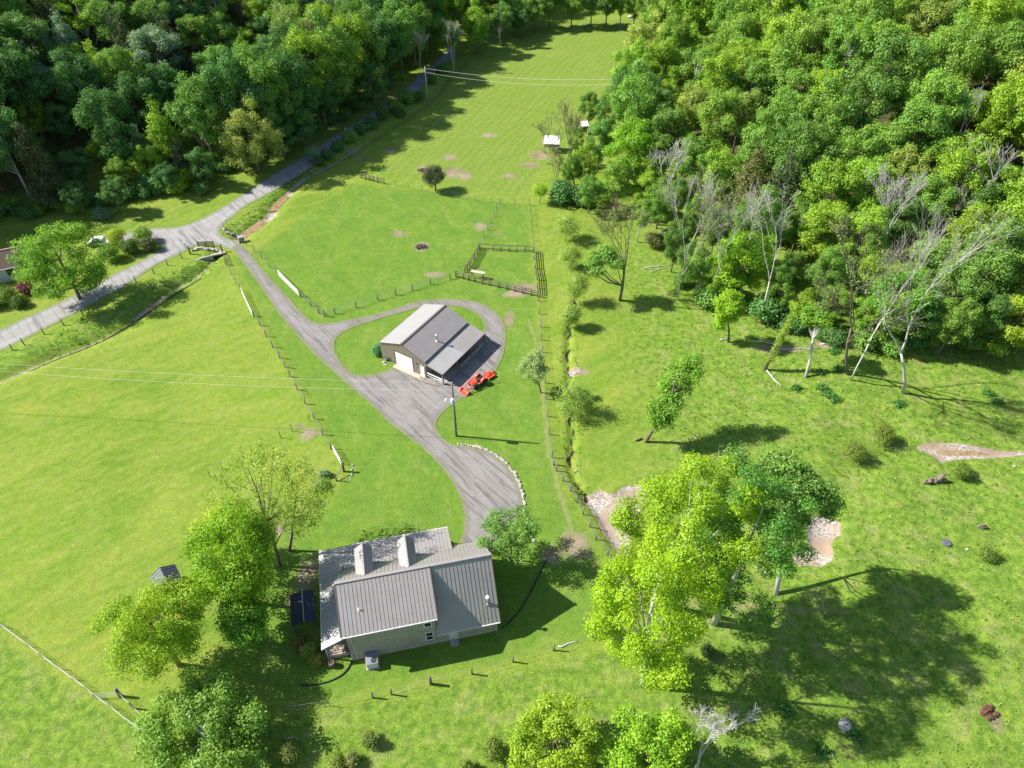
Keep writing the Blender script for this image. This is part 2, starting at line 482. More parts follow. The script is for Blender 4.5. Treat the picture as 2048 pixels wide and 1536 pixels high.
for L, w, s in [([(1040,640),(1062,720),(1068,800),(1078,900),(1098,980),(1120,1060),(1150,1110),(1200,1150)], .35, .55),
             ([(1058,640),(1082,720),(1086,800),(1096,900),(1118,980),(1143,1060),(1175,1110),(1215,1148)], .45, .85),
             ([(1000,268),(1050,225),(1100,185),(1170,130)], .5, .35), ([(1240,45),(1180,100),(1130,140)], .6, .3), ([(1180,1163),(1260,1180),(1400,1210),(1560,1213),(1700,1225)], .35, .85), ([(1190,1178),(1260,1195),(1400,1217),(1560,1222),(1700,1238)], .35, .7),
             ([(560,1395),(700,1398),(900,1450),(1100,1370),(1230,1310),(1260,1290)], .3, .5),
             ([(505,945),(600,875)], .18, .8), ([(560,965),(622,898)], .18, .8), ([(575,985),(640,905)], .18, .6), ([(600,985),(660,915)], .18, .7), ([(615,995),(668,930)], .18, .5),
             ([(1530,760),(1555,775),(1590,800),(1620,815)], .4, .6)]:
    track = np.maximum(track, line(L, w, s))
rock = np.zeros_like(GX)
for rk in (rock1, rock2, rock3, rock4):
    rock = np.maximum(rock, np.clip(sdf(GX, GY, rk) / .7 + .55, 0, 1))
rock = np.maximum(rock, .52 * np.exp(-(seg_dist(GX, GY, creek_l) / .5) ** 2))
wu = np.clip(1.25 - (GY - 128) / 30, .42, 1.15)
rock = np.maximum(rock, np.clip(1.15 - (GY - 128) / 60, .45, .95) * np.exp(-(seg_dist(GX, GY, creek_u) / wu) ** 2))
rock = np.maximum(rock, .22 * np.exp(-(seg_dist(GX, GY, creek_r) / .7) ** 2))
mud = (.72 + .22 * np.sin(GY * .9 + np.sin(GY * 2.3))) * np.exp(-(seg_dist(GX + .25 * np.sin(GY * 1.7), GY, ditch_r) / .34) ** 2)
mud = np.maximum(mud, .8 * np.exp(-(seg_dist(GX, GY, G([(60,735),(200,678),(280,632),(400,556)])) / .45) ** 2))
dl = side(GX, GY, hill_l); dr = side(GX, GY, hill_r)
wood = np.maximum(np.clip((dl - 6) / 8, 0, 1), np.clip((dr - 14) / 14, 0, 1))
lawn = np.maximum(np.clip(sdf(GX, GY, G([(505,500),(700,365),(860,378),(1000,400),(1065,410),(1078,600),(1095,820),(1120,950),(1190,1080),(1215,1270),(1030,1325),(570,1425),(420,1330),(560,1050),
      (640,1010),(690,940),(560,720),(455,515)])) / 1.5, 0, 1), 0)
pasture = np.clip(sdf(GX, GY, G([(440,515),(690,945),(640,1000),(440,950),(400,1300),(250,1420),(0,1255),(-300,1100),(-300,760),(0,765),(200,690),(300,620)])) / 2, 0, 1)
rough_g = np.clip((GX - 14) / 10, 0, 1) * np.clip((150 - GY) / 40, 0, 1)
rough_g = np.maximum(rough_g, np.clip(sdf(GX, GY, G([(230,1420),(0,1265),(-200,1160),(-200,1800),(2300,1800),(2300,1200),(1250,1280),(1030,1330),(570,1428),(420,1440)])) / 1, 0, 1))
rough_g = np.maximum(rough_g, np.clip(1.6 - seg_dist(GX, GY, G([(0,722),(100,690),(200,655),(330,570),(400,535)])) / 2.4, 0, 1))
rough_g = np.maximum(rough_g, np.clip(1.6 - seg_dist(GX, GY, G([(465,462),(510,430),(560,385),(640,325)])) / 1.8, 0, 1))
hay = np.clip(sdf(GX, GY, G([(745,345),(820,280),(900,110),(980,40),(1290,35),(1250,150),(1180,260),(1100,330),(1060,405),(880,380)])) / 3, 0, 1)
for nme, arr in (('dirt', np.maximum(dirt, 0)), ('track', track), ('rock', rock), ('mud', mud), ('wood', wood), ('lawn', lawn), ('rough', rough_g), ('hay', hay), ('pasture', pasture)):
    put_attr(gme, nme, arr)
def mat_ground():
    t = NT('grass_and_soil')
    P = t.pos()
    n_big = t.noise(.035, 3, .55); n_mid = t.noise(.23, 4, .6); n_1 = t.noise(1.1, 5, .65); n_f = t.noise(6.0, 4, .7); n_ff = t.noise(19, 2, .7)
    at = lambda n: t.attr(n).outputs['Fac']
    # base greens
    c = t.mix(t.ramp(n_big, .35, .65), (.108, .172, .022), (.148, .208, .028))
    c = t.mix(t.ramp(t.noise(.16, 5, .7, t.mapping(P, (1, .45, 1), (0, 0, 1.0)), .8), .42, .68), c, (.200, .228, .040))
    streak = t.noise(.8, 6, .7, t.mapping(P, (1, .22, 1), (0, 0, .89)), .5)
    c = t.mix(t.math('MULTIPLY', t.ramp(streak, .44, .70), .62), c, (.235, .238, .068))
    # lawn inside the fence: deeper green
    lawn = t.mix(t.ramp(n_mid, .3, .7), (.094, .162, .026), (.130, .195, .030))
    lawn = t.mix(t.math('MULTIPLY', t.ramp(t.noise(.4, 4, .6, t.mapping(P, (1, .5, 1), (0, 0, -.4))), .5, .75), .6), lawn, (.195, .215, .06))
    c = t.mix(at('lawn'), c, lawn)
    # hayfield with mowing swaths running up the valley
    wv = t.n('ShaderNodeTexWave', wave_type='BANDS', bands_direction='X')
    t.l(t.mapping(P, (1, 1, 1), (0, 0, .40)), wv.inputs['Vector']); wv.inputs['Scale'].default_value = .16; wv.inputs['Distortion'].default_value = 3; wv.inputs['Detail'].default_value = 3; wv.inputs['Detail Scale'].default_value = .6
    hay = t.mix(t.math('MULTIPLY', t.ramp(wv.outputs['Fac'], .2, .9), t.ramp(n_mid, .3, .6)), (.130, .180, .032), (.172, .208, .050))
    hs = t.noise(1.3, 5, .7, t.mapping(P, (1, .05, 1), (0, 0, .40)), .3)
    hay = t.mix(t.math('MULTIPLY', t.ramp(hs, .45, .7), .7), hay, (.22, .228, .075))
    hay = t.mix(t.ramp(n_mid, .45, .7), hay, (.130, .185, .028))
    c = t.mix(t.math('MULTIPLY', at('hay'), .8), c, hay)
    # rough grass: patchy clumps, straw showing
    rg = t.mix(t.ramp(n_1, .35, .66), (.088, .150, .022), (.165, .222, .036))
    rg = t.mix(t.math('MULTIPLY', t.ramp(t.noise(.32, 5, .7), .50, .72), .75), rg, (.25, .225, .10))
    rg = t.mix(t.math('MULTIPLY', t.ramp(n_f, .55, .8), .5), rg, (.20, .24, .07))
    c = t.mix(at('rough'), c, rg)
    # fine tufting everywhere
    c = t.mix(.75, c, t.mix(t.ramp(n_f, .3, .72), (.22, .26, .2), (.8, .82, .72)), 'OVERLAY')
    c = t.mix(.42, c, t.mix(t.ramp(n_ff, .3, .7), (.2, .25, .2), (.82, .82, .75)), 'OVERLAY')
    c = t.mix(.5, c, t.mix(t.ramp(n_1, .3, .7), (.30, .36, .33), (.68, .66, .6)), 'OVERLAY')
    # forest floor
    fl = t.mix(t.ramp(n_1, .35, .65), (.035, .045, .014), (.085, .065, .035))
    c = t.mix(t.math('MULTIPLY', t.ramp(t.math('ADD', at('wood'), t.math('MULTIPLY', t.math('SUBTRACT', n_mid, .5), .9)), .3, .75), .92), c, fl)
    soil = t.mix(t.ramp(n_f, .3, .7), (.20, .145, .10), (.38, .30, .225))
    soil = t.mix(t.ramp(n_mid, .4, .65), soil, (.17, .125, .085))
    def thr(a, lo=.35, hi=.62, amt=.9):
        return t.ramp(t.math('ADD', a, t.math('MULTIPLY', t.math('SUBTRACT', t.math('MULTIPLY_ADD', n_f, .55, t.math('MULTIPLY', n_1, .55)), .55), amt)), lo, hi)
    c = t.mix(t.math('MULTIPLY', thr(at('dirt'), .42, .95, 2.2), .88), c, soil)
    c = t.mix(t.math('MULTIPLY', thr(at('track'), .4, .95, 1.1), .75), c, (.27, .215, .12))
    rk = t.mix(t.ramp(t.noise(3.2, 3, .7), .38, .62), (.19, .145, .105), (.46, .425, .375))
    rk = t.mix(t.ramp(n_mid, .42, .6), rk, (.29, .215, .15))
    c = t.mix(thr(at('rock'), .35, .55, 1.0), c, rk)
    c = t.mix(thr(at('mud'), .4, .6, .5), c, (.035, .028, .018))
    b = t.bump(n_1, .3, .2)
    b = t.bump(n_f, .8, .09, b)
    b = t.bump(n_ff, .5, .03, b)
    return t.bsdf(c, .95, 0, b, .08)
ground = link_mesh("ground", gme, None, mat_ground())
prop(ground, 'bright green valley grass, lawns and rough pasture rising to wooded slopes', None, None, 'structure')

# ------------------------------------------------------------------ sheets laid on the ground
def sheet(name, outline, mat, dz, step=.7, holes=(), jit=.12, seed=1, zfn=None, label=None):
    rng = np.random.RandomState(seed)
    def dens(o, st):
        out = []
        m = len(o)
        for i in range(m):
            a = np.array(o[i]); b = np.array(o[(i + 1) % m]); L = np.linalg.norm(b - a); k = max(1, int(L / st))
            for j in range(k): out.append(a + (b - a) * j / k)
        out = np.array(out)
        return out + (rng.rand(*out.shape) - .5) * jit
    loops = [dens(smooth(outline, 2, True), step * .6)] + [dens(smooth(h, 2, True), step * .6) for h in holes]
    V = []; Ed = []
    for lp in loops:
        n = len(V); V += [Vector(p) for p in lp]; Ed += [(n + i, n + (i + 1) % len(lp)) for i in range(len(lp))]
    o = np.array(loops[0]); x0, y0 = o.min(0); x1, y1 = o.max(0)
    XX, YY = np.meshgrid(np.arange(x0, x1, step), np.arange(y0, y1, step))
    XX = XX + (rng.rand(*XX.shape) - .5) * step * .4; YY = YY + (rng.rand(*XX.shape) - .5) * step * .4
    S = sdf(XX, YY, loops[0])
    for h in loops[1:]: S = np.minimum(S, -sdf(XX, YY, h))
    k = S > step * .35
    V += [Vector((a, b)) for a, b in zip(XX[k], YY[k])]
    v2, _, f2, *_ = delaunay_2d_cdt(V, Ed, [], 0, 1e-5)
    P = np.array([tuple(v) for v in v2]); F = np.array([list(f) for f in f2 if len(f) == 3])
    cen = P[F].mean(1)
    keep = inside(cen[:, 0], cen[:, 1], loops[0])
    for h in loops[1:]: keep &= ~inside(cen[:, 0], cen[:, 1], h)
    F = F[keep]
    Z = (zfn or hmap)(P[:, 0], P[:, 1]) + dz
    D = np.minimum.reduce([seg_dist(P[:, 0], P[:, 1], lp, True) for lp in loops])
    me = quads_mesh(name, np.column_stack([P, Z]), F, 3)
    put_attr(me, 'edge', D)
    bm = bmesh.new(); bm.from_mesh(me)
    bmesh.ops.recalc_face_normals(bm, faces=bm.faces)
    if bm.faces and sum(f.normal.z for f in bm.faces) < 0: bmesh.ops.reverse_faces(bm, faces=bm.faces)
    bmesh.ops.delete(bm, geom=[v for v in bm.verts if not v.link_faces], context='VERTS')
    bm.to_mesh(me); bm.free()
    ob = link_mesh(name, me, None, mat)
    return prop(ob, label, None, None, 'structure')
def mat_gravel(name, a, b, wear, edge_c, edge_w=.9):
    t = NT(name)
    n_s = t.noise(14, 3, .75); n_m = t.noise(1.6, 4, .65); n_b = t.noise(.28, 3, .6)
    vo = t.n('ShaderNodeTexVoronoi'); vo.inputs['Scale'].default_value = 16; t.l(t.pos(), vo.inputs['Vector'])
    c = t.mix(t.ramp(n_s, .3, .7), a, b)
    c = t.mix(.4, c, t.mix(t.ramp(vo.outputs['Distance'], .1, .7), (.75, .74, .72), (.25, .25, .25)), 'OVERLAY')
    c = t.mix(t.math('MULTIPLY', t.ramp(n_m, .48, .72), .45), c, wear)
    c = t.mix(t.math('MULTIPLY', t.ramp(n_b, .45, .68), .45), c, tuple(x * .78 for x in a))
    lines = t.noise(1.2, 5, .7, t.mapping(t.pos(), (1.3, .10, 1), (0, 0, -.73)), .8)
    c = t.mix(t.math('MULTIPLY', t.ramp(lines, .50, .62), .62), c, tuple(x * .42 for x in a))
    e = t.attr('edge').outputs['Fac']
    wob_ = t.math('ADD', e, t.math('MULTIPLY', t.math('SUBTRACT', t.noise(.5, 3, .6), .5), .9))
    rut = t.math('PINGPONG', t.math('ADD', wob_, .35), .85)
    nearedge = t.ramp(e, .55, .9, (1, 1, 1, 1), (0, 0, 0, 1)) if False else t.math('SUBTRACT', 1.0, t.math('MULTIPLY_ADD', e, .7, -1.1, True), 0, True)
    c = t.mix(t.math('MULTIPLY', t.math('MULTIPLY', t.ramp(rut, .4, .8), .34), nearedge), c, tuple(x * .64 for x in a))
    ef = t.ramp(t.math('ADD', e, t.math('MULTIPLY', t.math('SUBTRACT', n_m, .5), edge_w * 1.2)), .02, edge_w, (1, 1, 1, 1), (0, 0, 0, 1))
    c = t.mix(t.math('MULTIPLY', ef, .75), c, edge_c)
    return t.bsdf(c, .95, 0, t.bump(n_s, .5, .03, t.bump(lines, .25, .05)), .1)
M['gravel'] = mat_gravel('grey_gravel', (.180, .168, .160), (.31, .29, .275), (.25, .19, .145), (.16, .17, .07))
M['gravel_pale'] = mat_gravel('pale_gravel', (.25, .24, .23), (.38, .365, .35), (.28, .24, .20), (.15, .19, .07))
def mat_water():
    t = NT('shallow_brown_water')
    n = t.noise(1.5, 4, .6)
    c = t.mix(t.ramp(n, .35, .65), (.17, .115, .055), (.30, .22, .12))
    return t.bsdf(c, .3, 0, t.bump(t.noise(7, 3, .5), .2, .02), .3)
M['water'] = mat_water()
flat = lambda X, Y: np.zeros(np.shape(X))
sheet('gravel_road', road_out, M['gravel_pale'], .035, .9, seed=3, jit=.2, label='pale gravel lane and junction', zfn=lambda X, Y: np.maximum(hmap(X, Y), 0))
sheet('driveway', drive_out, M['gravel'], .045, .8, [drive_hole], seed=4, jit=.14, label='grey gravel driveway looping round the metal barn', zfn=lambda X, Y: np.maximum(hmap(X, Y), 0))
def ribbon(pts, w): 
    pts = [np.array(p) for p in smooth(pts, 2)]
    L = []; R = []
    for i, p in enumerate(pts):
        d = pts[min(i + 1, len(pts) - 1)] - pts[max(i - 1, 0)]; d /= np.linalg.norm(d); n = np.array([-d[1], d[0]])
        L.append(tuple(p + n * w)); R.append(tuple(p - n * w))
    return L + R[::-1]
lvl = lambda z: (lambda X, Y: np.full(np.shape(X), z))
sheet('creek_water', ribbon(creek_u_water, 1.05), M['water'], 0, .6, seed=6, jit=.2, zfn=lvl(-.50), label='brown creek water above the entrance bridge')
sheet('creek_water', ribbon(G([(546,418),(552,408),(560,399),(572,388)]), .9), M['water'], 0, .6, seed=7, jit=.2, zfn=lvl(-.50), label='upper bend of the brown creek')
sheet('creek_water', ribbon(G([(262,637),(273,630),(290,617),(310,602),(330,588)]), .55), M['water'], 0, .6, seed=8, jit=.2, zfn=lvl(-.52), label='narrow creek pool below the lane verge')
zw = hz(*g0(1930, 900)) 
sheet('creek_water', [tuple(p) for p in G([(1868,897),(1900,896),(1950,901),(1990,905),(1950,909),(1910,907),(1880,903)])], M['water'], 0, .6, seed=9, jit=.25, zfn=lambda X, Y: hmap(X, Y) + .04, label='shallow stony brook at the right edge of the pasture')
# ================================================================== HOUSE
K = 75.0 / 70.0
def standing_seams(mb, P00, P10, P01, P11, spacing, h=.035, w=.045):
    # ribs from the line P00-P10 (start edge) to P01-P11 (end edge)
    P00, P10, P01, P11 = [np.array(p, float) for p in (P00, P10, P01, P11)]
    n = max(1, int(round(max(np.linalg.norm(P10 - P00), np.linalg.norm(P11 - P01)) / spacing)))
    up = np.cross(P10 - P00, P01 - P00); up /= np.linalg.norm(up)
    if up[2] < 0: up = -up
    for i in range(n + 1):
        t = i / n
        a = P00 + (P10 - P00) * t; b = P01 + (P11 - P01) * t
        if np.linalg.norm(b - a) < .2: continue
        mb.bar(a + up * h * .5, b + up * h * .5, w, h, up)
def slab_poly(mb, pts, thick=.07):
    p = [np.array(q, float) for q in pts]
    n = np.cross(p[1] - p[0], p[2] - p[0]); n /= np.linalg.norm(n)
    if n[2] < 0: n = -n; p = p[::-1]
    mb.prism([q - n * thick for q in p], n * thick)
hO = np.array([-16.2378, 32.9915]) * K; hA = math.radians(12.414)
house = empty("farmhouse", (hO[0], hO[1], 0), hA, 'brick farmhouse with warm grey standing seam metal roof, two front dormers and wrap-round porch', 'house')
def kk(*p): return tuple(K * np.array(p, float))
eM, eW, hR, vR = 5.5, 2.38, 8.0, 4.15
vF, hF = 9.35, 2.95          # wing front eave
sl_f = (hR - hF) / (vF - vR)
vB, hB = 8.05, hR - sl_f * (8.05 - 4.15)
# walls
mb = MB()
def gable_block(u0, u1, prof):       # prof list of (v,h) polygon
    pts = [kk(u0, v, h) for v, h in prof]
    mb.prism(pts[::-1] if True else pts, (K * (u1 - u0), 0, 0))
slM = (hR - eM) / (vR + .35); slW = (hR - eW) / (vR + .35)
gable_block(.1, 8.78, [(0, 0), (9.0, 0), (9.0, hR - sl_f * (9.0 - vR) - .12), (vR, hR - .15), (0, eM + slM * .35 - .12)])
wall = mb.build('brick_wall', M['brick'], house)
mb = MB(); gable_block(8.79, 15.05, [(0, 0), (9.0, 0), (9.0, hR - sl_f * (9.0 - vR) - .12), (vR, hR - .15), (0, eW + slW * .35 - .12)])
mb.build('brick_wall', M['brick'], house)
mb = MB(); mb.box(kk(4.4, -.015, .22), kk(8.7, .03, .44)); mb.box(kk(11.95, -.015, .22), kk(6.1, .03, .44)); mb.build('foundation', M['concrete'], house)
# brown board gable wall on the porch side
mb = MB(); pts = [kk(.02, v, h) for v, h in [(0.05, 0.55), (8.9, 0.55), (8.9, 3.6), (vR, hR - .25), (.05, eM + slM * .35 - .2)]]
mb.prism(pts[::-1], (K * .07, 0, 0)); sg = mb.build('side_gable_siding', M['trim_brown'], house)
mb = MB()
for v in np.arange(.3, 8.8, .32):
    top = min(hR - .3 - slM * (vR - v) if v < vR else hR - .3 - sl_f * (v - vR), 8)
    mb.box(kk(-.0, v, (.6 + top) / 2), kk(.045, .05, top - .6))
prop(mb.build('siding_batten', M['trim_brown'], house), kind='stuff')
# roof planes
def roofplane(name, pts, mat, seam, start, end, sp=.42):
    mb = MB(); slab_poly(mb, [kk(*p) for p in pts]); r = mb.build(name, mat, house)
    if seam:
        m2 = MB(); standing_seams(m2, kk(*start[0]), kk(*start[1]), kk(*end[0]), kk(*end[1]), sp)
        prop(m2.build('standing_seam', mat, r), 'row of raised seams across the roof sheets', kind='stuff')
    return r
rm = M['roof']
r1 = roofplane('rear_roof', [(-.25, -.35, eM), (9.08, -.35, eM), (9.08, vR, hR), (-.25, vR, hR)], rm, 1, [(-.2, vR, hR), (9.03, vR, hR)], [(-.2, -.35, eM), (9.03, -.35, eM)])
r2 = roofplane('wing_roof', [(8.80, -.35, eW), (15.32, -.35, eW), (15.32, vR, hR), (8.80, vR, hR)], rm, 1, [(8.95, vR, hR), (15.28, vR, hR)], [(8.95, -.35, eW), (15.28, -.35, eW)], .43)
roofplane('front_roof', [(-.25, vR, hR), (15.32, vR, hR), (15.32, vB, hB), (-.25, vB, hB)], rm, 1, [(-.2, vR, hR), (15.28, vR, hR)], [(-.2, vB, hB), (15.28, vB, hB)])
roofplane('front_wing_eave', [(11.8, vB, hB), (15.32, vB, hB), (15.32, vF, hF), (11.8, vF, hF)], rm, 1, [(11.85, vB, hB), (15.28, vB, hB)], [(11.85, vF, hF), (15.28, vF, hF)])
po, pu, ph = 12.15, -2.5, 2.5
pr = roofplane('porch_roof', [(.65, vB + .01, hB + .03), (11.8, vB + .01, hB + .03), (11.8, po, ph), (pu, po, ph)], rm, 1, [(.65, vB, hB + .03), (11.76, vB, hB + .03)], [(.65, po, ph), (11.76, po, ph)])
m2 = MB()
for i in range(1, 8):                 # seams on the hipped corner
    t = i / 8; u = .65 + (pu - .65) * t; v0 = vB + (po - vB) * t; h0 = hB + (ph - hB) * t
    m2.bar(kk(u, v0, h0 + .03), kk(u, po, ph + .03), .045, .035)
prop(m2.build('standing_seam', rm, pr), kind='stuff')
ss = (hB - ph) / (.65 - pu)
sp_ = roofplane('side_porch_roof', [(pu, .45, ph), (-.02, .45, ph + ss * (-.02 - pu)), (-.02, vB + .25, ph + ss * (-.02 - pu)), (.62, vB + .04, hB), (pu, po, ph)], M['roof_pale_sunlit'], 0, 0, 0)
m2 = MB()
for v in np.arange(.47, vB + .2, .4): m2.bar(kk(pu, v, ph + .03), kk(-.04, v, ph + .03 + ss * (-.04 - pu)), .045, .035)
for i in range(0, 10):
    v = vB + .25 + i * .4; t = (v - vB) / (po - vB)
    if t < 1: m2.bar(kk(pu, v, ph + .03), kk(.65 + (pu - .65) * t, v, hB + (ph - hB) * t + .03), .045, .035)
prop(m2.build('standing_seam', M['roof_pale_sunlit'], sp_), kind='stuff')
mb = MB(); mb.bar(kk(pu, po, ph + .05), kk(.66, vB, hB + .07), .22, .06); mb.build('hip_cap', M['roof_pale_sunlit'], house)
mb = MB(); mb.bar(kk(-.3, vR, hR + .03), kk(9.1, vR, hR + .03), .34, .07); mb.build('ridge_cap', M['roof'], house)
mb = MB(); mb.bar(kk(9.12, vR, hR + .03), kk(15.36, vR, hR + .03), .36, .07); mb.build('ridge_cap', M['roof'], house)
# gables, rakes, gutters
mb = MB(); mb.bar(kk(9.09, -.38, eM - .05), kk(9.09, vR, hR - .05), .05, .22); mb.build('rake_board', M['trim_brown'], house)
mb = MB(); mb.bar(kk(-.27, -.38, eM - .05), kk(-.27, vR, hR - .05), .06, .22); mb.build('rake_board', M['trim_brown'], house)
mb = MB(); mb.bar(kk(15.34, -.38, eW - .05), kk(15.34, vR, hR - .05), .05, .2); mb.build('rake_board', M['trim_brown'], house)
mb = MB(); pts = [kk(8.80, v, h) for v, h in [(-.0, eW + .3), (0, eM + slM * .35 - .14), (vR, hR - .2), (vR - .3, hR - .6)]]
mb.prism(pts, (K * .05, 0, 0)); mb.build('stepped_gable', M['trim_brown'], house)
def gutter(u0, u1, v, h, n=10):
    g = MB(); g.bar(kk(u0, v, h), kk(u1, v, h), .11, .10); o = g.build('gutter', M['offwhite'], house)
    b = MB()
    for i in range(n): 
        u = u0 + (u1 - u0) * (i + .5) / n; b.box(kk(u, v + .02, h + .06), (.05, .16, .03))
    prop(b.build('gutter_hanger', M['white'], o), kind='stuff')
gutter(-.25, 9.05, -.43, eM - .05, 14); gutter(8.86, 15.3, -.43, eW - .05, 9); gutter(.8, 11.8, po + .06, ph - .02, 12)
mb = MB(); mb.bar(kk(pu - .06, .4, ph - .03), kk(pu - .06, po, ph - .03), .11, .1); mb.build('gutter', M['offwhite'], house)
for u, top in ((.55, eM - .1), (.13, 1.5), (10.98, eW - .1), (14.95, eW - .1)):
    mb = MB(); mb.bar(kk(u, -.08, .15), kk(u, -.08, top), .09, .08)
    if top > 5: mb.bar(kk(u, -.08, top), kk(u, -.40, top + .03), .09, .08)
    mb.build('downspout', M['offwhite'], house)
# windows and door in the rear wall
def window(parent, u0, u1, h0, h1, v=-.0, sash=True):
    mb = MB(); t = .07
    for a, b, c, d in ((u0 - t, u1 + t, h1, h1 + t), (u0 - t, u1 + t, h0 - t, h0), (u0 - t, u0, h0, h1), (u1, u1 + t, h0, h1)):
        mb.box(kk((a + b) / 2, v - .02, (c + d) / 2), kk(b - a, .07, d - c))
    if sash: mb.box(kk((u0 + u1) / 2, v - .02, (h0 + h1) / 2), kk(u1 - u0, .05, .06))
    f = mb.build('window', M['white'], parent)
    for i in range(2 if sash else 1):
        hh = (h1 - h0) / (2 if sash else 1)
        MB().box(kk((u0 + u1) / 2, v - .008, h0 + hh * (i + .5)), kk(u1 - u0, .02, hh - .03)).build('pane', M['glass'], f)
window(house, 7.72, 8.38, 3.75, 4.45, sash=False); window(house, 7.72, 8.38, 1.05, 2.5)
mb = MB(); mb.box(kk(10.45, -.02, 1.0), kk(.9, .05, 1.9)); dr_ = mb.build('back_door', M['offwhite'], house); prop(dr_, 'cream back door under the low wing eave')
MB().box(kk(10.78, -.06, .95), kk(.06, .05, .06)).build('door_handle', M['steel'], dr_)
MB().box(kk(10.45, -.40, .09), kk(.95, .74, .16)).build('door_step', M['concrete_grey'], house, bevel=.015)
# dormers
for uc in (2.57, 7.0):
    d = MB(); hw = .9; hp = 7.25; he = 6.45; vf = 8.75
    vb = vR + (hR - hp) / sl_f; vbe = vR + (hR - he) / sl_f
    for s, nm in ((-1, 'l'), (1, 'r')):
        m = MB(); a = kk(uc, vf, hp); b = kk(uc + s * hw, vf, he); c = kk(uc + s * hw, vbe, he); e = kk(uc, vb, hp)
        slab_poly(m, [a, b, c, e], .05); o = m.build('dormer_roof', M['roof_pale_sunlit'] if s < 0 else rm, house)  # left, sun-facing side takes the copy with sunlight in its colour
        m2 = MB()
        n = 10
        for i in range(n + 1):
            v = vf - i * .33
            u1 = uc + s * hw
            if v < vb: continue
            lo = min(1, 1.0)
            # seam runs from ridge to eave; stop at the valley
            t = 1.0 if v > vbe else (v - vb) / (vbe - vb)
            if v > vb: m2.bar(kk(uc, v, hp + .02), kk(uc + s * hw * max(t, .05), v, hp + (he - hp) * max(t, .05) + .02), .035, .03)
        prop(m2.build('standing_seam', rm, o), kind='stuff')
    m = MB(); m.bar(kk(uc, vf + .02, hp + .03), kk(uc, vb, hp + .03), .16, .05); m.build('dormer_ridge_cap', M['roof_pale_sunlit'], house)
    m = MB()
    hw2 = .72
    pts = [kk(uc - hw2, vf - .2, 4.3), kk(uc + hw2, vf - .2, 4.3), kk(uc + hw2, vf - .2, he + .08), kk(uc, vf - .2, hp - .1), kk(uc - hw2, vf - .2, he + .08)]
    m.prism(pts, (0, -K * 2.2, 0)); o = m.build('dormer_wall', M['trim_brown'], house)
    window(o, uc - .35, uc + .35, 5.2, 6.2, vf - .17)
# porch deck and posts
mb = MB(); mb.box(kk(-1.2, 6.3, .25), kk(2.35, 11.4, .5)); mb.box(kk(5.9, 10.6, .25), kk(11.7, 2.75, .5))
mb.build('porch_deck', M['deck'], house)
for v in (.75, 3.5, 6.3, 9.1, 11.9): MB().box(kk(-2.3, v, 1.5), kk(.14, .14, 2.0)).build('porch_post', M['offwhite'], house)
for u in (.4, 3.1, 5.8, 8.5, 11.4): MB().box(kk(u, 11.85, 1.5), kk(.14, .14, 2.0)).build('porch_post', M['offwhite'], house)
mb = MB(); mb.bar(kk(-2.3, .75, 1.2), kk(-.1, .75, 1.2), .06, .06); mb.bar(kk(-2.3, .75, .75), kk(-.1, .75, .75), .06, .06); mb.build('porch_railing', M['wood_brown'], house)
# stove pipe on the wing and plumbing vent
def on_rear(u, v): return eM + slM * (v + .35)
def on_wing(u, v): return eW + slW * (v + .35)
mb = MB(); z = on_wing(14.35, 1.0); c = kk(14.35, 1.0, z)
mb.lathe((c[0], c[1], c[2] - .25), [(.13, 0), (.13, 1.35), (.10, 1.36), (.10, 1.42)], 12); fl = mb.build('flue_pipe', M['steel'], house, True)
MB().lathe((c[0], c[1], c[2] + 1.17), [(.24, 0), (.26, .1), (.20, .2), (.05, .27)], 14).build('flue_cap', M['insulator'], fl, True)
MB().lathe((c[0], c[1], c[2] - .35), [(.26, 0), (.24, .28), (.15, .45)], 12).build('flue_boot', M['stone_grey'], fl, True)
c = kk(1.75, 1.6, on_rear(0, 1.6)); mb = MB(); mb.lathe((c[0], c[1], c[2] - .1), [(.07, 0), (.07, .42)], 10); mb.lathe((c[0], c[1], c[2] - .08), [(.16, 0), (.1, .16)], 10); mb.build('vent_pipe', M['white'], house, True)
# satellite dish on the front eave
mb = MB(); c = np.array(kk(5.55, 12.05, 2.62))
mb.tube([c, c + (0, 0, .45), c + (0, -.12, .62)], .025, 6)
dsh = mb.build('satellite_dish', M['steel'], house); m = MB()
R_ = Matrix.Rotation(math.radians(-55), 3, 'X') @ Matrix.Rotation(.3, 3, 'Y')
m.lathe((0, 0, 0), [(.30, .09), (.22, .04), (.1, .01), (.01, 0)], 16); m.xform(lambda p: np.array(R_ @ Vector(p)) + c + (0, -.05, .75)); m.build('dish', M['insulator'], dsh, True)

# ------------------------------------------------------------------ things round the house
def onh(u, v, z=0): 
    q = np.array([math.cos(hA) * u - math.sin(hA) * v, math.sin(hA) * u + math.cos(hA) * v]) * K + hO
    return (q[0], q[1], z)
ac = empty('air_conditioner', onh(2.03, -.72), hA, 'grey square air conditioner unit on white pad behind the brick wall', 'air conditioner')
MB().box((0, 0, .06), (1.45, 1.55, .12)).build('pad', M['concrete'], ac)
MB().box((0, 0, .62), (1.22, 1.35, 1.0)).build('cabinet', M['insulator'], ac, bevel=.03)
MB().box((0, 0, 1.135), (1.3, 1.42, .06)).build('top_panel', simple('ac_top_panel', (.20, .20, .235), .5), ac, bevel=.01)
MB().lathe((.22, -.3, 1.168), [(.31, 0), (.31, .02), (.27, .025), (.26, .003), (.0, .003)], 20).build('fan_grille', M['black'], ac)
m = MB()
for k in range(8):
    a = k * math.pi / 4; m.bar((.22, -.3, 1.185), (.22 + .3 * math.cos(a), -.3 + .3 * math.sin(a), 1.185), .012, .012)
prop(m.build('grille_wire', M['steel'], ac), kind='stuff')
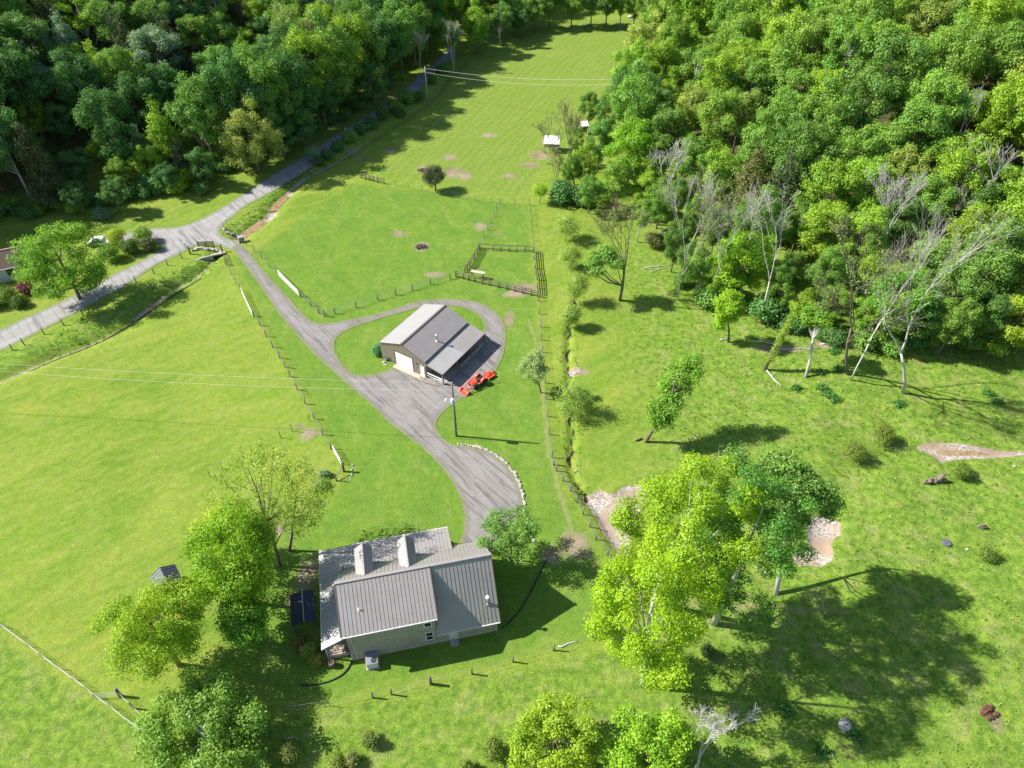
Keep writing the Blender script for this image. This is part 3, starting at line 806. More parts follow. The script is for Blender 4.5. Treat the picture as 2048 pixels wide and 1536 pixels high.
bar = empty('barrel', onh(-1.95, -.15), 0, 'grey wooden half barrel planter at the porch corner', 'barrel')
MB().lathe((0, 0, 0), [(.30, 0), (.36, .35), (.36, .5), (.31, .85), (.27, .85), (.27, .76)], 16).build('staves', M['wood_grey'], bar, True)
m = MB(); m.lathe((0, 0, .2), [(.345, 0), (.36, .05)], 16); m.lathe((0, 0, .6), [(.36, 0), (.35, .05)], 16); m.build('hoop', M['black'], bar)
MB().lathe((0, 0, .74), [(.27, 0), (.01, .06)], 12).build('soil', M['soil'], bar)
def hose(pxs, r, label, name='drain_pipe'):
    pts = [gp(x, y) for x, y in pxs]; p2 = smooth([tuple(p[:2]) for p in pts], 3)
    m = MB(); m.tube([(x, y, hz(x, y) + r) for x, y in p2], r, 8); o = m.build(name, M['black'], None, True)
    return prop(o, label, 'drain pipe')
hose([(705,1320),(693,1345),(665,1362),(630,1371),(600,1371)], .08, 'black corrugated drain pipe curving from the house corner over the grass')
hose([(1003,1258),(1030,1235),(1050,1205),(1068,1172),(1078,1150),(1092,1120)], .08, 'long black drain pipe beside the house wing, partly in shade')
# low dark roof beside the porch
cp = empty('pergola', tuple(np.append(g0(618, 1262), 0)), hA + .05, 'low blue-grey roofed shelter against the porch side', 'shelter')
for x in (-1.35, 1.0):
    for y in (0.1, 3.6): MB().box((x, y, 1.0), (.12, .12, 2.0)).build('post', M['wood_brown'], cp)
m = MB(); slab_poly(m, [(-1.55, -.1, 1.9), (-.1, -.1, 2.3), (-.1, 3.9, 2.3), (-1.55, 3.9, 1.9)], .04); m.build('roof_sheet', M['blue_grey'], cp)
m = MB(); slab_poly(m, [(-.1, -.1, 2.3), (1.15, -.1, 1.95), (1.15, 3.9, 1.95), (-.1, 3.9, 2.3)], .04); m.build('roof_sheet', M['blue_grey'], cp)
MB().bar((-.1, -.12, 2.33), (-.1, 3.92, 2.33), .08, .04).build('ridge', M['steel'], cp)
# small shed between the trees
q = g0(343, 1176); shed = empty('shed', (q[0], q[1], 0), math.radians(38), 'small dark shed with slate-grey metal roof between two leafy trees', 'shed')
m = MB(); m.prism([(-1.15, -1.2, 0), (1.15, -1.2, 0), (1.15, -1.2, 1.9), (0, -1.2, 2.5), (-1.15, -1.2, 1.9)], (0, 2.4, 0)); m.build('wall', M['wood_brown'], shed)
for s in (-1, 1):
    m = MB(); slab_poly(m, [(0, -1.45, 2.62), (s * 1.5, -1.45, 1.85), (s * 1.5, 1.45, 1.85), (0, 1.45, 2.62)], .05); o = m.build('roof_sheet', M['shed_roof'], shed)
    m2 = MB()
    for y in np.linspace(-1.4, 1.4, 8): m2.bar((0, y, 2.65), (s * 1.5, y, 1.88), .04, .03)
    prop(m2.build('roof_rib', M['shed_roof'], o), kind='stuff')

# ================================================================== METAL BARN (shop)
sO = np.array([-17.1058, 78.0651]) * K; sA = math.radians(-31.98)
shop = empty('metal_barn', (sO[0], sO[1], 0), sA, 'tan metal barn with white garage door, pale roof and open lean-to', 'barn')
uL, uP, uJ, uE, LEN = -2.55, 1.6, 5.5, 8.7, 10.6
hE, hP, hJ, hEo = 3.08, 4.60, 3.02, 2.18
def sidewall(name, pts, ext): 
    m = MB(); m.prism([kk(*p) for p in pts], kk(*ext)); return m.build(name, M['sidingtan'], shop)
w1 = sidewall('front_wall', [(uL, 0, 0), (uJ, 0, 0), (uJ, 0, hJ - .08), (uP, 0, hP - .1), (uL, 0, hE - .08)], (0, .1, 0))
sidewall('rear_wall', [(uL, LEN - .1, 0), (uJ, LEN - .1, 0), (uJ, LEN - .1, hJ - .08), (uP, LEN - .1, hP - .1), (uL, LEN - .1, hE - .08)], (0, .1, 0))
m = MB(); m.box(kk(uL + .05, LEN / 2, (hE - .1) / 2), kk(.1, LEN - .25, hE - .1)); m.build('side_wall', M['sidingtan'], shop)
m = MB(); m.box(kk(uJ - .05, LEN / 2, (hJ - .1) / 2), kk(.1, LEN - .25, hJ - .1)); m.build('side_wall', M['sidingtan'], shop)
m = MB()
for u in np.arange(uL + .1, uJ - .05, .24):
    top = hE - .15 + (hP - hE) * (u - uL) / (uP - uL) if u < uP else hP - .15 + (hJ - hP) * (u - uP) / (uJ - uP)
    lo = .02
    if .02 < u < 3.42: lo = 2.75
    if 4.55 < u < 5.42: lo = 1.98
    m.box(kk(u, -.018, (lo + top) / 2), kk(.09, .05, top - lo))
prop(m.build('siding_rib', M['sidingtan'], w1), kind='stuff')
def sroof(name, pts, mat, ribs, n):
    m = MB(); slab_poly(m, [kk(*p) for p in pts], .07); o = m.build(name, mat, shop)
    m2 = MB(); standing_seams(m2, kk(*ribs[0]), kk(*ribs[1]), kk(*ribs[2]), kk(*ribs[3]), .30, .018, .04)
    prop(m2.build('roof_rib', mat, o), kind='stuff'); return o
y0, y1 = -.12, LEN + .12
sroof('roof_slope', [(uL - .12, y0, hE), (uP, y0, hP), (uP, y1, hP), (uL - .12, y1, hE)], M['roof_pale_sunlit'], [(uP, y0, hP), (uP, y1, hP), (uL - .1, y0, hE), (uL - .1, y1, hE)], 30)  # sun-facing slope: its brightness is carried by the paler roofing copy
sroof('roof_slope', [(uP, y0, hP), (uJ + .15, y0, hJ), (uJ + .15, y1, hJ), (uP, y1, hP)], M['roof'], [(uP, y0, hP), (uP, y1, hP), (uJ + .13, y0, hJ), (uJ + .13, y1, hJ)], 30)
sroof('lean_to_roof', [(uJ, y0, hJ - .28), (uE, y0, hEo), (uE, 5.2, hEo), (uJ, 5.2, hJ - .28)], M['roof_pale_sunlit'], [(uJ, y0, hJ - .28), (uJ, 5.2, hJ - .28), (uE - .02, y0, hEo), (uE - .02, 5.2, hEo)], 30)
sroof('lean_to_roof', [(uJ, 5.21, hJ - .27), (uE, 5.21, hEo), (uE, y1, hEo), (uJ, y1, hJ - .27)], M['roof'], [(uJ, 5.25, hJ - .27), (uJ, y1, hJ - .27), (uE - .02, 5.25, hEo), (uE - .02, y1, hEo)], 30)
MB().bar(kk(uP, y0 - .02, hP + .04), kk(uP, y1, hP + .04), .30, .05).build('ridge_cap', M['trim_brown'], shop)
for a, b in (((uL - .12, y0 - .02, hE - .04), (uP, y0 - .02, hP - .04)), ((uP, y0 - .02, hP - .04), (uJ + .15, y0 - .02, hJ - .05)), ((uJ + .05, y0 - .02, hJ - .33), (uE, y0 - .02, hEo - .05)), ((uL - .14, y0, hE - .05), (uL - .14, y1, hE - .05)), ((uE + .02, y0, hEo - .06), (uE + .02, y1, hEo - .06))):
    MB().bar(kk(*a), kk(*b), .06, .14).build('roof_trim', M['trim_brown'], shop)
# garage door with panels, man door
m = MB()
for a in ((.05, 1.32, .05, 2.7), (3.35, 1.32, .05, 2.7)): m.box(kk(a[0], -.02, a[1]), kk(.12, .1, a[3]))
m.box(kk(1.7, -.02, 2.7), kk(3.4, .1, .1)); gf = m.build('garage_door', M['trim_dark'], shop); prop(gf, 'wide white overhead garage door')
for i in range(5):
    MB().box(kk(1.7, -.005, .05 + .53 * (i + .5)), kk(3.18, .06, .515)).build('door_panel', M['white'], gf, bevel=.01)
md = MB().box(kk(4.98, -.01, .96), kk(.68, .06, 1.9)).build('side_door', M['white'], shop)
m = MB(); m.box(kk(4.60, -.015, .98), kk(.08, .09, 1.98)); m.box(kk(5.36, -.015, .98), kk(.08, .09, 1.98)); m.box(kk(4.98, -.015, 1.97), kk(.84, .09, .08)); m.build('door_frame', M['offwhite'], md)
MB().box(kk(5.22, -.07, .95), kk(.05, .06, .05)).build('door_handle', M['steel'], md)
m = MB(); m.box(kk(4.15, -.07, 2.15), kk(.14, .12, .18)); m.bar(kk(4.15, -.1, 2.2), kk(4.15, -.3, 2.1), .1, .12); m.build('wall_lamp', M['black'], shop)
MB().box(kk(2.75, -.42, .04), kk(5.5, .82, .1)).build('entry_slab', M['concrete'], shop, bevel=.01)
prop(MB().box((0, 0, .012), kk(.5, .38, .024)).build('doormat', M['mat']), 'brown coir doormat on the pale slab', 'doormat')
dm = bpy.data.objects['doormat']; mat4 = Matrix.Translation(Vector((sO[0], sO[1], 0))) @ Matrix.Rotation(sA, 4, 'Z')
dm.matrix_world = mat4 @ Matrix.Translation(Vector(kk(5.05, -.5, 0)) + Vector((0, 0, .098)))
# lean-to posts, knee wall, rails, floor
MB().box(kk(7.15, LEN / 2, .03), kk(3.1, LEN - .2, .06)).build('lean_to_floor', M['concrete_grey'], shop)
for y in (.02, 3.5, 7.1, LEN - .1): MB().box(kk(uE - .12, y + .06, hEo / 2 - .04), kk(.16, .16, hEo - .12)).build('lean_to_post', M['wood_grey'], shop)
MB().box(kk(uJ + .12, .06, hJ / 2 - .2), kk(.16, .16, hJ - .5)).build('lean_to_post', M['wood_grey'], shop)
MB().box(kk(uE - .12, 7.3, .32), kk(.1, 6.2, .62)).build('knee_wall', M['concrete_grey'], shop)
for h in (.55, .95, 1.08): MB().bar(kk(uJ + .3, .02, h), kk(uE - .25, .02, h), .05, .07).build('white_rail', M['white'], shop)
MB().box(kk(7.1, .0, .3), kk(.06, .05, .5)).build('rail_upright', M['white'], shop)
for k in range(5): MB().bar(kk(uE + .05, .35 + k * .28, .08), kk(uE + .75, .2 + k * .25, .08), .09, .05).build('pallet_board', M['wood_grey'], shop)
# stored things in the lean-to shade
MB().box(kk(7.0, 5.0, .45), kk(1.1, 2.2, .8)).build('workbench', M['wood_brown'], shop, bevel=.02)
m = MB(); c = kk(4.6, 4.3, hP + (hJ - hP) * (4.6 - uP) / (uJ - uP)); m.lathe((c[0], c[1], c[2] - .2), [(.12, 0), (.12, 1.25), (.12, 1.3)], 12); sp2 = m.build('stove_pipe', M['steel'], shop, True)
MB().lathe((c[0], c[1], c[2] + 1.12), [(.2, 0), (.21, .08), (.12, .22), (.02, .25)], 12).build('pipe_cap', M['insulator'], sp2, True)
MB().lathe((c[0], c[1], c[2] - .15), [(.28, 0), (.25, .2), (.14, .3)], 12).build('pipe_boot', M['white'], sp2, True)
m = MB()
pts = [np.array(kk(*p)) for p in ((4.3, -1.0, .05), (5.2, -1.25, .05), (6.3, -.95, .05), (7.6, -.75, .05), (8.4, -.55, .05))]
o = MB().tube([(p[0], p[1], .06) for p in smooth([tuple(q) for q in pts], 3)], .07, 6).build('edging_pipe', M['wood_brown'], None, True)
o.matrix_world = mat4; prop(o, 'dark flexible pipe lying along the gravel in front of the lean-to', 'drain pipe')
def ons(u, v, z=0):
    q = mat4 @ Vector(kk(u, v, 0)); return (q.x, q.y, z)
prop(MB().blob((0, 0, .09), (.32, .22, .10), np.random.RandomState(1)).build('stone', M['stone'], None, True), 'pale flat stone behind its lower neighbour beside the barn corner', 'stone').location = ons(-1.7, -.75)
prop(MB().blob((0, 0, .07), (.45, .2, .07), np.random.RandomState(2)).build('stone', M['stone'], None, True), 'long low pale stone nearest the gravel at the barn corner', 'stone').location = ons(-1.15, -.95)
vs = empty('garden_pot', ons(-1.6, -.15), 0, 'small blue glazed pot on the grass by the barn wall', 'pot')
MB().lathe((0, 0, 0), [(.1, 0), (.17, .14), (.18, .28), (.14, .38), (.11, .38), (.11, .3)], 14).build('pot_body', M['blue'], vs, True)
MB().lathe((0, 0, .29), [(.11, 0), (.01, .04)], 10).build('pot_soil', M['soil'], vs)
wh = empty('wagon_wheel', ons(-1.2, -.1, .45), sA, 'small wooden wagon wheel leaning on the barn wall', 'wheel')
m = MB(); m.tube([(.4 * math.cos(a), .03 - .02 * math.sin(a), .4 * math.sin(a)) for a in np.linspace(0, 2 * math.pi, 21)], .035, 6); m.build('rim', M['wood_brown'], wh)
for k in range(8):
    a = k * math.pi / 4; MB().bar((0, .03, 0), (.39 * math.cos(a), .03, .39 * math.sin(a)), .03, .03).build('spoke', M['wood_brown'], wh)
MB().lathe((0, 0, 0), [(.07, -.06), (.07, .06)], 8).xform(lambda p: np.array([p[0], p[2] + .03, p[1]])).build('hub', M['wood_brown'], wh)

# ================================================================== TRACTOR
b0 = np.array([-6.75, 71.95]) * K; b1 = np.array([-2.85, 75.75]) * K
dv = b1 - b0; tl = np.linalg.norm(dv); ta = math.atan2(dv[1], dv[0])
trac = empty('tractor', (b0[0], b0[1], .045), ta, 'orange-red compact tractor with front loader bucket, roll bar and rear mower', 'tractor')
S_ = tl / 5.6     # local x runs from bucket to mower
def T(x, y, z): return np.array([x * S_, y, z])
red, blk = M['red'], M['black']
def wheel(x, y, r, w):
    m = MB(); m.lathe((0, 0, 0), [(r * .55, -w / 2), (r * .93, -w / 2), (r, -w * .32), (r, w * .32), (r * .93, w / 2), (r * .55, w / 2)], 22)
    for k in range(16):
        a = k * math.pi / 8; m.box((r * 1.0 * math.cos(a), r * 1.0 * math.sin(a), 0), (.07, .05, w * .9), ((math.cos(a), math.sin(a), 0), (-math.sin(a), math.cos(a), 0), (0, 0, 1)))
    m.xform(lambda p: T(x, y, r) + np.array([p[0], p[2], p[1]])); wv = m.build('wheel', M['rubber'], trac)
    m = MB(); m.lathe((0, 0, 0), [(r * .56, -w * .35), (r * .5, -w * .2), (r * .15, -w * .15), (r * .15, w * .15), (r * .5, w * .2), (r * .56, w * .35)], 18)
    m.xform(lambda p: T(x, y, r) + np.array([p[0], p[2], p[1]])); m.build('rim', M['rim'], wv)
for y in (-.62, .62): wheel(1.75, y, .36, .26)
for y in (-.70, .70): wheel(3.25, y, .56, .36)
MB().box(T(2.45, 0, .5), (2.0, .34, .3)).build('chassis', M['trim_dark'], trac, bevel=.03)
m = MB(); m.prism([T(1.35, -.28, .55), T(1.35, .28, .55), T(1.35, .28, 1.0), T(1.35, .2, 1.08), T(1.35, -.2, 1.08), T(1.35, -.28, 1.0)], (1.12, 0, .08)); m.build('bonnet', red, trac, bevel=.02)
MB().box(T(1.33, 0, .78), (.05, .46, .36)).build('grille', blk, trac)
for y in (-.17, .17): MB().lathe((0, 0, 0), [(.06, 0), (.06, .03)], 10).xform(lambda p, y=y: T(1.30, y, .95) + np.array([-p[2], p[0], p[1]])).build('headlight', M['white'], trac)
for s in (-1, 1):       # fenders, loader arms
    m = MB(); pr_ = [(-.5, .75), (-.38, 1.08), (-.1, 1.22), (.25, 1.2), (.45, 1.02)]
    for i in range(4):
        a, b = pr_[i], pr_[i + 1]; m.bar(T(3.2 + a[0], s * .68, a[1]), T(3.2 + b[0], s * .68, b[1]), .38, .04)
    m.build('fender', red, trac)
    m = MB(); m.bar(T(2.15, s * .48, .55), T(2.15, s * .48, 1.25), .09, .12); m.bar(T(2.15, s * .48, 1.22), T(1.05, s * .5, .95), .09, .13); m.bar(T(1.05, s * .5, .97), T(.48, s * .5, .35), .09, .13); m.build('loader_arm', red, trac)
    m = MB(); m.tube([T(2.1, s * .48, .7), T(1.2, s * .5, .88)], .035, 8); m.tube([T(1.2, s * .5, 1.0), T(.52, s * .5, .6)], .03, 8); m.build('hydraulic_ram', M['steel'], trac)
MB().bar(T(.95, -.5, .88), T(.95, .5, .88), .08, .08).build('cross_tube', red, trac)
m = MB(); w = 1.62     # bucket: curved back, open to the front (-x)
pr_ = [(-.42, .02), (.12, .03), (.32, .12), (.38, .32), (.28, .56), (.2, .58)]
for i in range(5):
    a, b = pr_[i], pr_[i + 1]; m.bar(T(a[0], 0, a[1]), T(b[0], 0, b[1]), w, .035)
for s in (-1, 1): m.prism([T(-.42, s * w / 2, .02), T(.12, s * w / 2, .02), T(.34, s * w / 2, .12), T(.4, s * w / 2, .34), T(.24, s * w / 2, .58)], (0, -s * .035, 0))
bk = m.build('bucket', red, trac); MB().bar(T(-.44, -w / 2, .02), T(-.44, w / 2, .02), .09, .03).build('cutting_edge', M['steel'], bk)
MB().box(T(3.1, 0, .78), (.9, .9, .1)).build('floor_platform', M['trim_dark'], trac)
st = MB().box(T(3.12, 0, .95), (.5, .48, .14)).build('seat', blk, trac, bevel=.04); MB().box(T(3.38, 0, 1.2), (.12, .46, .42)).build('seat_back', blk, st, bevel=.04)
m = MB(); m.box(T(2.42, 0, 1.12), (.16, .46, .32)); m.build('dashboard', blk, trac, bevel=.03)
m = MB(); m.tube([T(2.45, 0, 1.15), T(2.62, 0, 1.34)], .025, 6); m.tube([T(2.62, 0, 1.34) + np.array([.05 * math.sin(a) * .7, .19 * math.cos(a), .19 * math.sin(a) * .6]) for a in np.linspace(0, 2 * math.pi, 17)], .018, 5); m.build('steering_wheel', blk, trac)
MB().tube([T(3.6, -.5, .8), T(3.62, -.5, 2.0), T(3.64, -.44, 2.12), T(3.64, .44, 2.12), T(3.62, .5, 2.0), T(3.6, .5, .8)], .04, 8).build('roll_bar', M['trim_dark'], trac)
m = MB(); m.box(T(4.95, 0, .33), (1.45, 1.45, .16)); mw = m.build('mower_deck', red, trac, bevel=.05)
MB().lathe(tuple(T(5.0, 0, .4)), [(.5, 0), (.46, .08), (.16, .16), (.14, .3)], 16).build('gearbox_cover', red, mw)
m = MB(); m.bar(T(3.75, 0, .75), T(4.7, 0, .85), .08, .08); m.bar(T(3.8, -.35, .5), T(4.6, -.35, .42), .07, .07); m.bar(T(3.8, .35, .5), T(4.6, .35, .42), .07, .07); m.bar(T(4.7, 0, .85), T(5.6, 0, .5), .07, .07); m.build('hitch_arms', red, mw)
m = MB(); m.lathe((0, 0, 0), [(.2, -.06), (.2, .06)], 14); m.xform(lambda p: T(5.95, 0, .2) + np.array([p[0], p[2], p[1]])); m.build('tail_wheel', M['rubber'], mw)

# ================================================================== POLES AND WIRES
P1 = gp(913, 872); P1h = 10.4
pole = empty('utility_pole', tuple(P1), 0, 'tall wooden utility pole with grey transformer on the lawn beside the parking area', 'utility pole')
MB().tube([(0, 0, -.3), (-.02, 0, P1h * .5), (-.05, 0, P1h)], [.17, .14, .11], 10).build('shaft', M['wood_grey'], pole, True)
MB().lathe((-.12, -.33, P1h - 3.6), [(.05, -.02), (.24, 0), (.26, .06), (.26, .85), (.22, .95), (.05, .98)], 16).build('transformer', M['insulator'], pole, True)
m = MB(); m.tube([(-.05, 0, P1h - 2.75), (-.5, -.1, P1h - 2.6), (-.95, -.2, P1h - 2.75)], .03, 6); am = m.build('lamp_arm', M['steel'], pole)
MB().lathe((-.95, -.2, P1h - 3.1), [(.05, .4), (.1, .35), (.24, .1), (.22, .0), (.02, -.04)], 14).build('lamp_shade', M['white'], am, True)
MB().tube([(.02, 0, P1h - 2.5), (.35, 0, P1h - 2.4), (.55, .05, P1h - 2.6), (.45, .05, P1h - 3.0)], .02, 6).build('service_loop', M['black'], pole)
MB().box((.18, -.1, 1.3), (.2, .12, .5)).build('meter_box', M['insulator'], pole)
MB().lathe((-.05, 0, P1h), [(.06, 0), (.09, .06), (.05, .16)], 10).build('insulator', M['insulator'], pole)
P2 = gp(-160, 812); P3 = gp(855, 200)
pl2 = empty('utility_pole', tuple(P2), 0, 'wooden utility pole standing in the left pasture, its shadow reaching in at the left edge', 'utility pole')
MB().tube([(0, 0, -.3), (0, 0, 10.4)], [.17, .11], 10).build('shaft', M['wood_grey'], pl2, True)
pl3 = empty('utility_pole', tuple(P3), 0, 'slim weathered utility pole between the lane and the hayfield', 'utility pole')
MB().tube([(0, 0, -.3), (0, 0, 8.6)], [.17, .12], 10).build('shaft', M['offwhite'], pl3, True)
MB().box((0, 0, 8.1), (.9, .1, .1)).build('crossarm', M['wood_grey'], pl3)
def wire(a, b, sag, r, label, mat='offwhite'):
    a = np.array(a, float); b = np.array(b, float)
    pts = [a + (b - a) * t - np.array([0, 0, sag * 4 * t * (1 - t)]) for t in np.linspace(0, 1, 26)]
    o = MB().tube(pts, r, 5).build('power_line', M[mat])
    return prop(o, label, 'power line')
wire(P1 + (-.05, 0, P1h + .1), P2 + (0, 0, 10.3), 1.0, .015, 'upper of the two pale power lines crossing the left pasture')
wire(P1 + (-.05, 0, P1h - 1.3), P2 + (0, 0, 9.0), 1.3, .015, 'lower of the two pale power lines crossing the left pasture')
P4 = gp(1290, 255)
wire(P3 + (.3, 0, 8.2), P4 + (0, 0, 12), 1.5, .03, 'upper power line running right over the hayfield')
wire(P3 + (.1, 0, 7.2), P4 + (0, 0, 11), 1.8, .03, 'lower power line running right over the hayfield')
P5 = gp(-60, 700)
wire(P3 + (-.4, 0, 8.2), P5 + (0, 0, 8.8), 3.0, .02, 'upper dark line strung along the gravel lane', 'trim_dark')
wire(P3 + (-.4, 0, 7.2), P5 + (0, 0, 7.6), 3.0, .02, 'lower dark line strung along the gravel lane', 'trim_dark')

# ================================================================== FENCES AND GATES
def post_mesh(w, h, top=True):
    m = MB(); m.tube([(0, 0, -.2), (.01, .01, h * .5), (0, 0, h)], [w * .55, w * .52, w * .48], 7); return m
PM = {}
def get_post(kind):
    if kind not in PM:
        w, h, mt = {'wood': (.17, 1.4, 'wood_grey'), 'steel': (.085, 1.5, 'post_green'), 'thin': (.06, 1.2, 'post_green'), 'big': (.32, 1.75, 'wood_grey')}[kind]
        me = post_mesh(w, h).mesh('post', True); me.materials.append(M[mt]); PM[kind] = (me, h)
    return PM[kind]
rngf = np.random.RandomState(11)
def fence(label, pxs, kind='wood', wires=3, mesh=False, boards=0, kinds=None, wire_mat='steel', cat='fence', group=None, closed=False, hgt=None):
    P = [gp(x, y) for x, y in pxs]
    root = empty('fence', tuple(P[0]), 0, label, cat, group)
    O = P[0]
    for i, p in enumerate(P):
        k = kinds[i] if kinds else kind
        me, h = get_post(k)
        o = link_mesh('post', me, root); o.location = tuple(p - O)
        o.rotation_euler = (rngf.uniform(-.04, .04), rngf.uniform(-.04, .04), rngf.uniform(0, 3)); o.scale = (1, 1, rngf.uniform(.93, 1.06))
    h = hgt or (1.25 if kind != 'steel' else 1.3)
    m = MB()
    zs = np.linspace(.25, h, wires) if wires else []
    for i in range(len(P) - 1):
        a, b = P[i] - O, P[i + 1] - O
        for z in zs: m.bar(a + (0, 0, z), b + (0, 0, z), .014, .014)
        if mesh:
            n = int(np.linalg.norm(b - a) / .3)
            for k in range(1, n):
                q = a + (b - a) * k / n; m.bar(q + (0, 0, .1), q + (0, 0, h), .009, .009)
    if wires: prop(m.build('fence_wire', M[wire_mat], root), kind='stuff')
    for i in range(len(P) - 1):
        a, b = P[i] - O, P[i + 1] - O
        d = (b - a) / np.linalg.norm(b - a); nn = np.array([-d[1], d[0], 0]) * .1
        for j in range(boards):
            z = .3 + (h - .3) * j / max(1, boards - 1)
            MB().bar(a + nn + (0, 0, z), b + nn + (0, 0, z + rngf.uniform(-.03, .03)), .04, .14).build('board', M['wood_grey'], root)
    return root
def gate(label, a, b, bars=5, mat='white', h=1.25, name='gate', rail=.05):
    A_, B_ = gp(*a), gp(*b); root = empty(name, tuple(A_), math.atan2(B_[1] - A_[1], B_[0] - A_[0]), label, 'gate')
    L = float(np.linalg.norm((B_ - A_)[:2]))
    for x in (.05, L - .05): MB().bar((x, 0, .1), (x, 0, h), rail * 1.2, rail * 1.2).build('upright', M[mat], root)
    for z in np.linspace(.15, h, bars): MB().bar((.05, 0, z), (L - .05, 0, z), rail, rail * 1.1).build('gate_bar', M[mat], root)
    if L > 2.4:
        MB().bar((L / 2, .0, .12), (L / 2, 0, h), rail, rail).build('upright', M[mat], root)
    return root
fence('post and wire fence beside the gravel driveway, upper stretch near the entrance bridge', [(452,530),(463,549),(473,568),(482,583)], 'steel', 4, True)
gate('long white gate in the pasture fence left of the driveway', (484, 586), (507, 636), 5, rail=.045)
fence('post and wire fence between left pasture and driveway, from white gate down to garden gate', [(509,632),(520,651),(533,673),(546,695),(560,717),(571,735),(580,754),(595,780),(611,808),(629,838),(646,870),(662,898)], 'wood', 4, True)
gate('short white gate at the lower end of the pasture fence by the garden', (667, 902), (683, 930), 5, rail=.045)
g1 = fence('braced corner posts beside the short white garden gate', [(688,943),(673,962)], 'wood', 0, kinds=['big', 'wood'])
a = gp(688, 943); b = gp(673, 962); MB().bar((0, 0, 1.3), b - a + np.array([0, 0, .3]), .1, .1).build('brace', M['wood_grey'], g1)
fence('roadside fence posts along the pale lane at far left, below the verge', [(26,701),(49,690),(89,669),(128,651),(167,632),(199,610),(238,584),(273,565),(309,548),(336,531),(364,517)], 'wood', 2)
fence('slim post and wire fence right of the driveway near the stone pillar', [(494,492),(509,503),(524,517),(541,536),(555,548)], 'steel', 3)
gate('long white gate right of the driveway, opening to the upper lawn', (557, 551), (599, 593), 5, rail=.05)
fence('wire mesh fence curving round the upper lawn above the barn loop', [(602,594),(622,612),(638,627),(650,633),(670,627),(713,615),(756,600),(792,590),(825,580),(861,569),(900,558),(912,555)], 'wood', 5, True)
fence('weathered board fence along the front of the small corral', [(912,554),(926,558),(937,561),(948,564),(964,568),(978,571),(996,575),(1013,579),(1029,583),(1045,587),(1062,591),(1075,594)], 'wood', 0, boards=3, hgt=1.2)
fence('dark board fence on the left side of the corral casting a ladder shadow', [(930,545),(935,540),(940,534),(949,519),(955,509),(958,500)], 'wood', 0, boards=4, hgt=1.35)
fence('steel post fence running from the corral up to the top of the lawn', [(958,498),(968,476),(976,461),(982,447),(988,433),(994,421),(1000,408),(1029,409),(1059,410)], 'steel', 4, True)
fence('cross fence of rails and wire inside the corral', [(960,499),(986,501),(1001,501),(1018,503),(1034,503),(1050,503),(1067,505)], 'wood', 2, boards=2, hgt=1.2)
fence('wire fence down the right side of the long paddock above the corral', [(1059,411),(1061,430),(1063,449),(1064,465),(1066,482),(1067,503)], 'steel', 4, True)
fence('tall board fence on the right side of the corral with long slatted shadow', [(1068,506),(1069,520),(1070,537),(1072,549),(1074,560),(1075,577),(1076,590)], 'wood', 0, boards=4, hgt=1.35)
fence('straight post and wire fence down the middle, between barn lawn and rough pasture', [(1076,594),(1077,603),(1079,628),(1081,654),(1082,680),(1084,705),(1087,735),(1090,766),(1092,798),(1095,833),(1098,869),(1104,915),(1107,929)], 'wood', 4, True)
bf = fence('braced post and wire fence bending down to the stony creek bed', [(1107,930),(1113,942),(1126,962),(1141,982),(1154,1005),(1167,1029),(1180,1054),(1192,1079),(1215,1110),(1235,1145)], 'wood', 4, True)
fence('old wooden fence posts in an arc across the grass below the house', [(574,1424),(660,1412),(746,1396),(783,1389),(862,1368),(944,1348),(1026,1324),(1107,1301),(1185,1276),(1248,1255)], 'wood', 2, kinds=['wood', 'thin', 'wood', 'wood', 'big', 'wood', 'wood', 'wood', 'wood', 'wood'])
fence('pale wire fence across the bottom left pasture', [(-40,1232),(6,1255),(32,1274),(59,1294),(86,1315),(118,1339),(148,1360),(176,1381),(194,1397),(224,1417),(254,1442),(300,1474)], 'thin', 5, True, wire_mat='offwhite')
fence('thick corner post fence stub near the bottom left trees', [(194,1397),(242,1393),(268,1417),(306,1455)], 'wood', 4, True, kinds=['thin', 'big', 'wood', 'wood'])
fence('thin steel posts round the garden plot left of the pasture fence', [(620,842),(585,863),(562,876),(505,906),(445,939),(422,954),(434,960),(455,975)], 'steel', 2)
fence('low plank fence at the corner of the hayfield beside the lone cedar', [(723,357),(731,359),(739,361),(747,363),(755,366),(769,368)], 'wood', 0, boards=3, hgt=1.1)
fence('faint wire fence between upper lawn and hayfield', [(769,368),(792,372),(818,377),(845,382),(880,390),(915,396),(950,401),(983,405),(1000,408)], 'thin', 3)
# wooden shelter roof in the corral and gate bars
sh = empty('feed_rack', tuple(gp(955, 556)), math.radians(-16), 'pale plank roofed feeder beside the corral front fence', 'feeder')
MB().box((.1, 0, 1.35), (2.6, .75, .06)).build('plank_roof', M['deck'], sh)
for x in (-1, 1.1):
    for y in (-.25, .25): MB().box((x, y, .66), (.09, .09, 1.32)).build('leg', M['wood_grey'], sh)
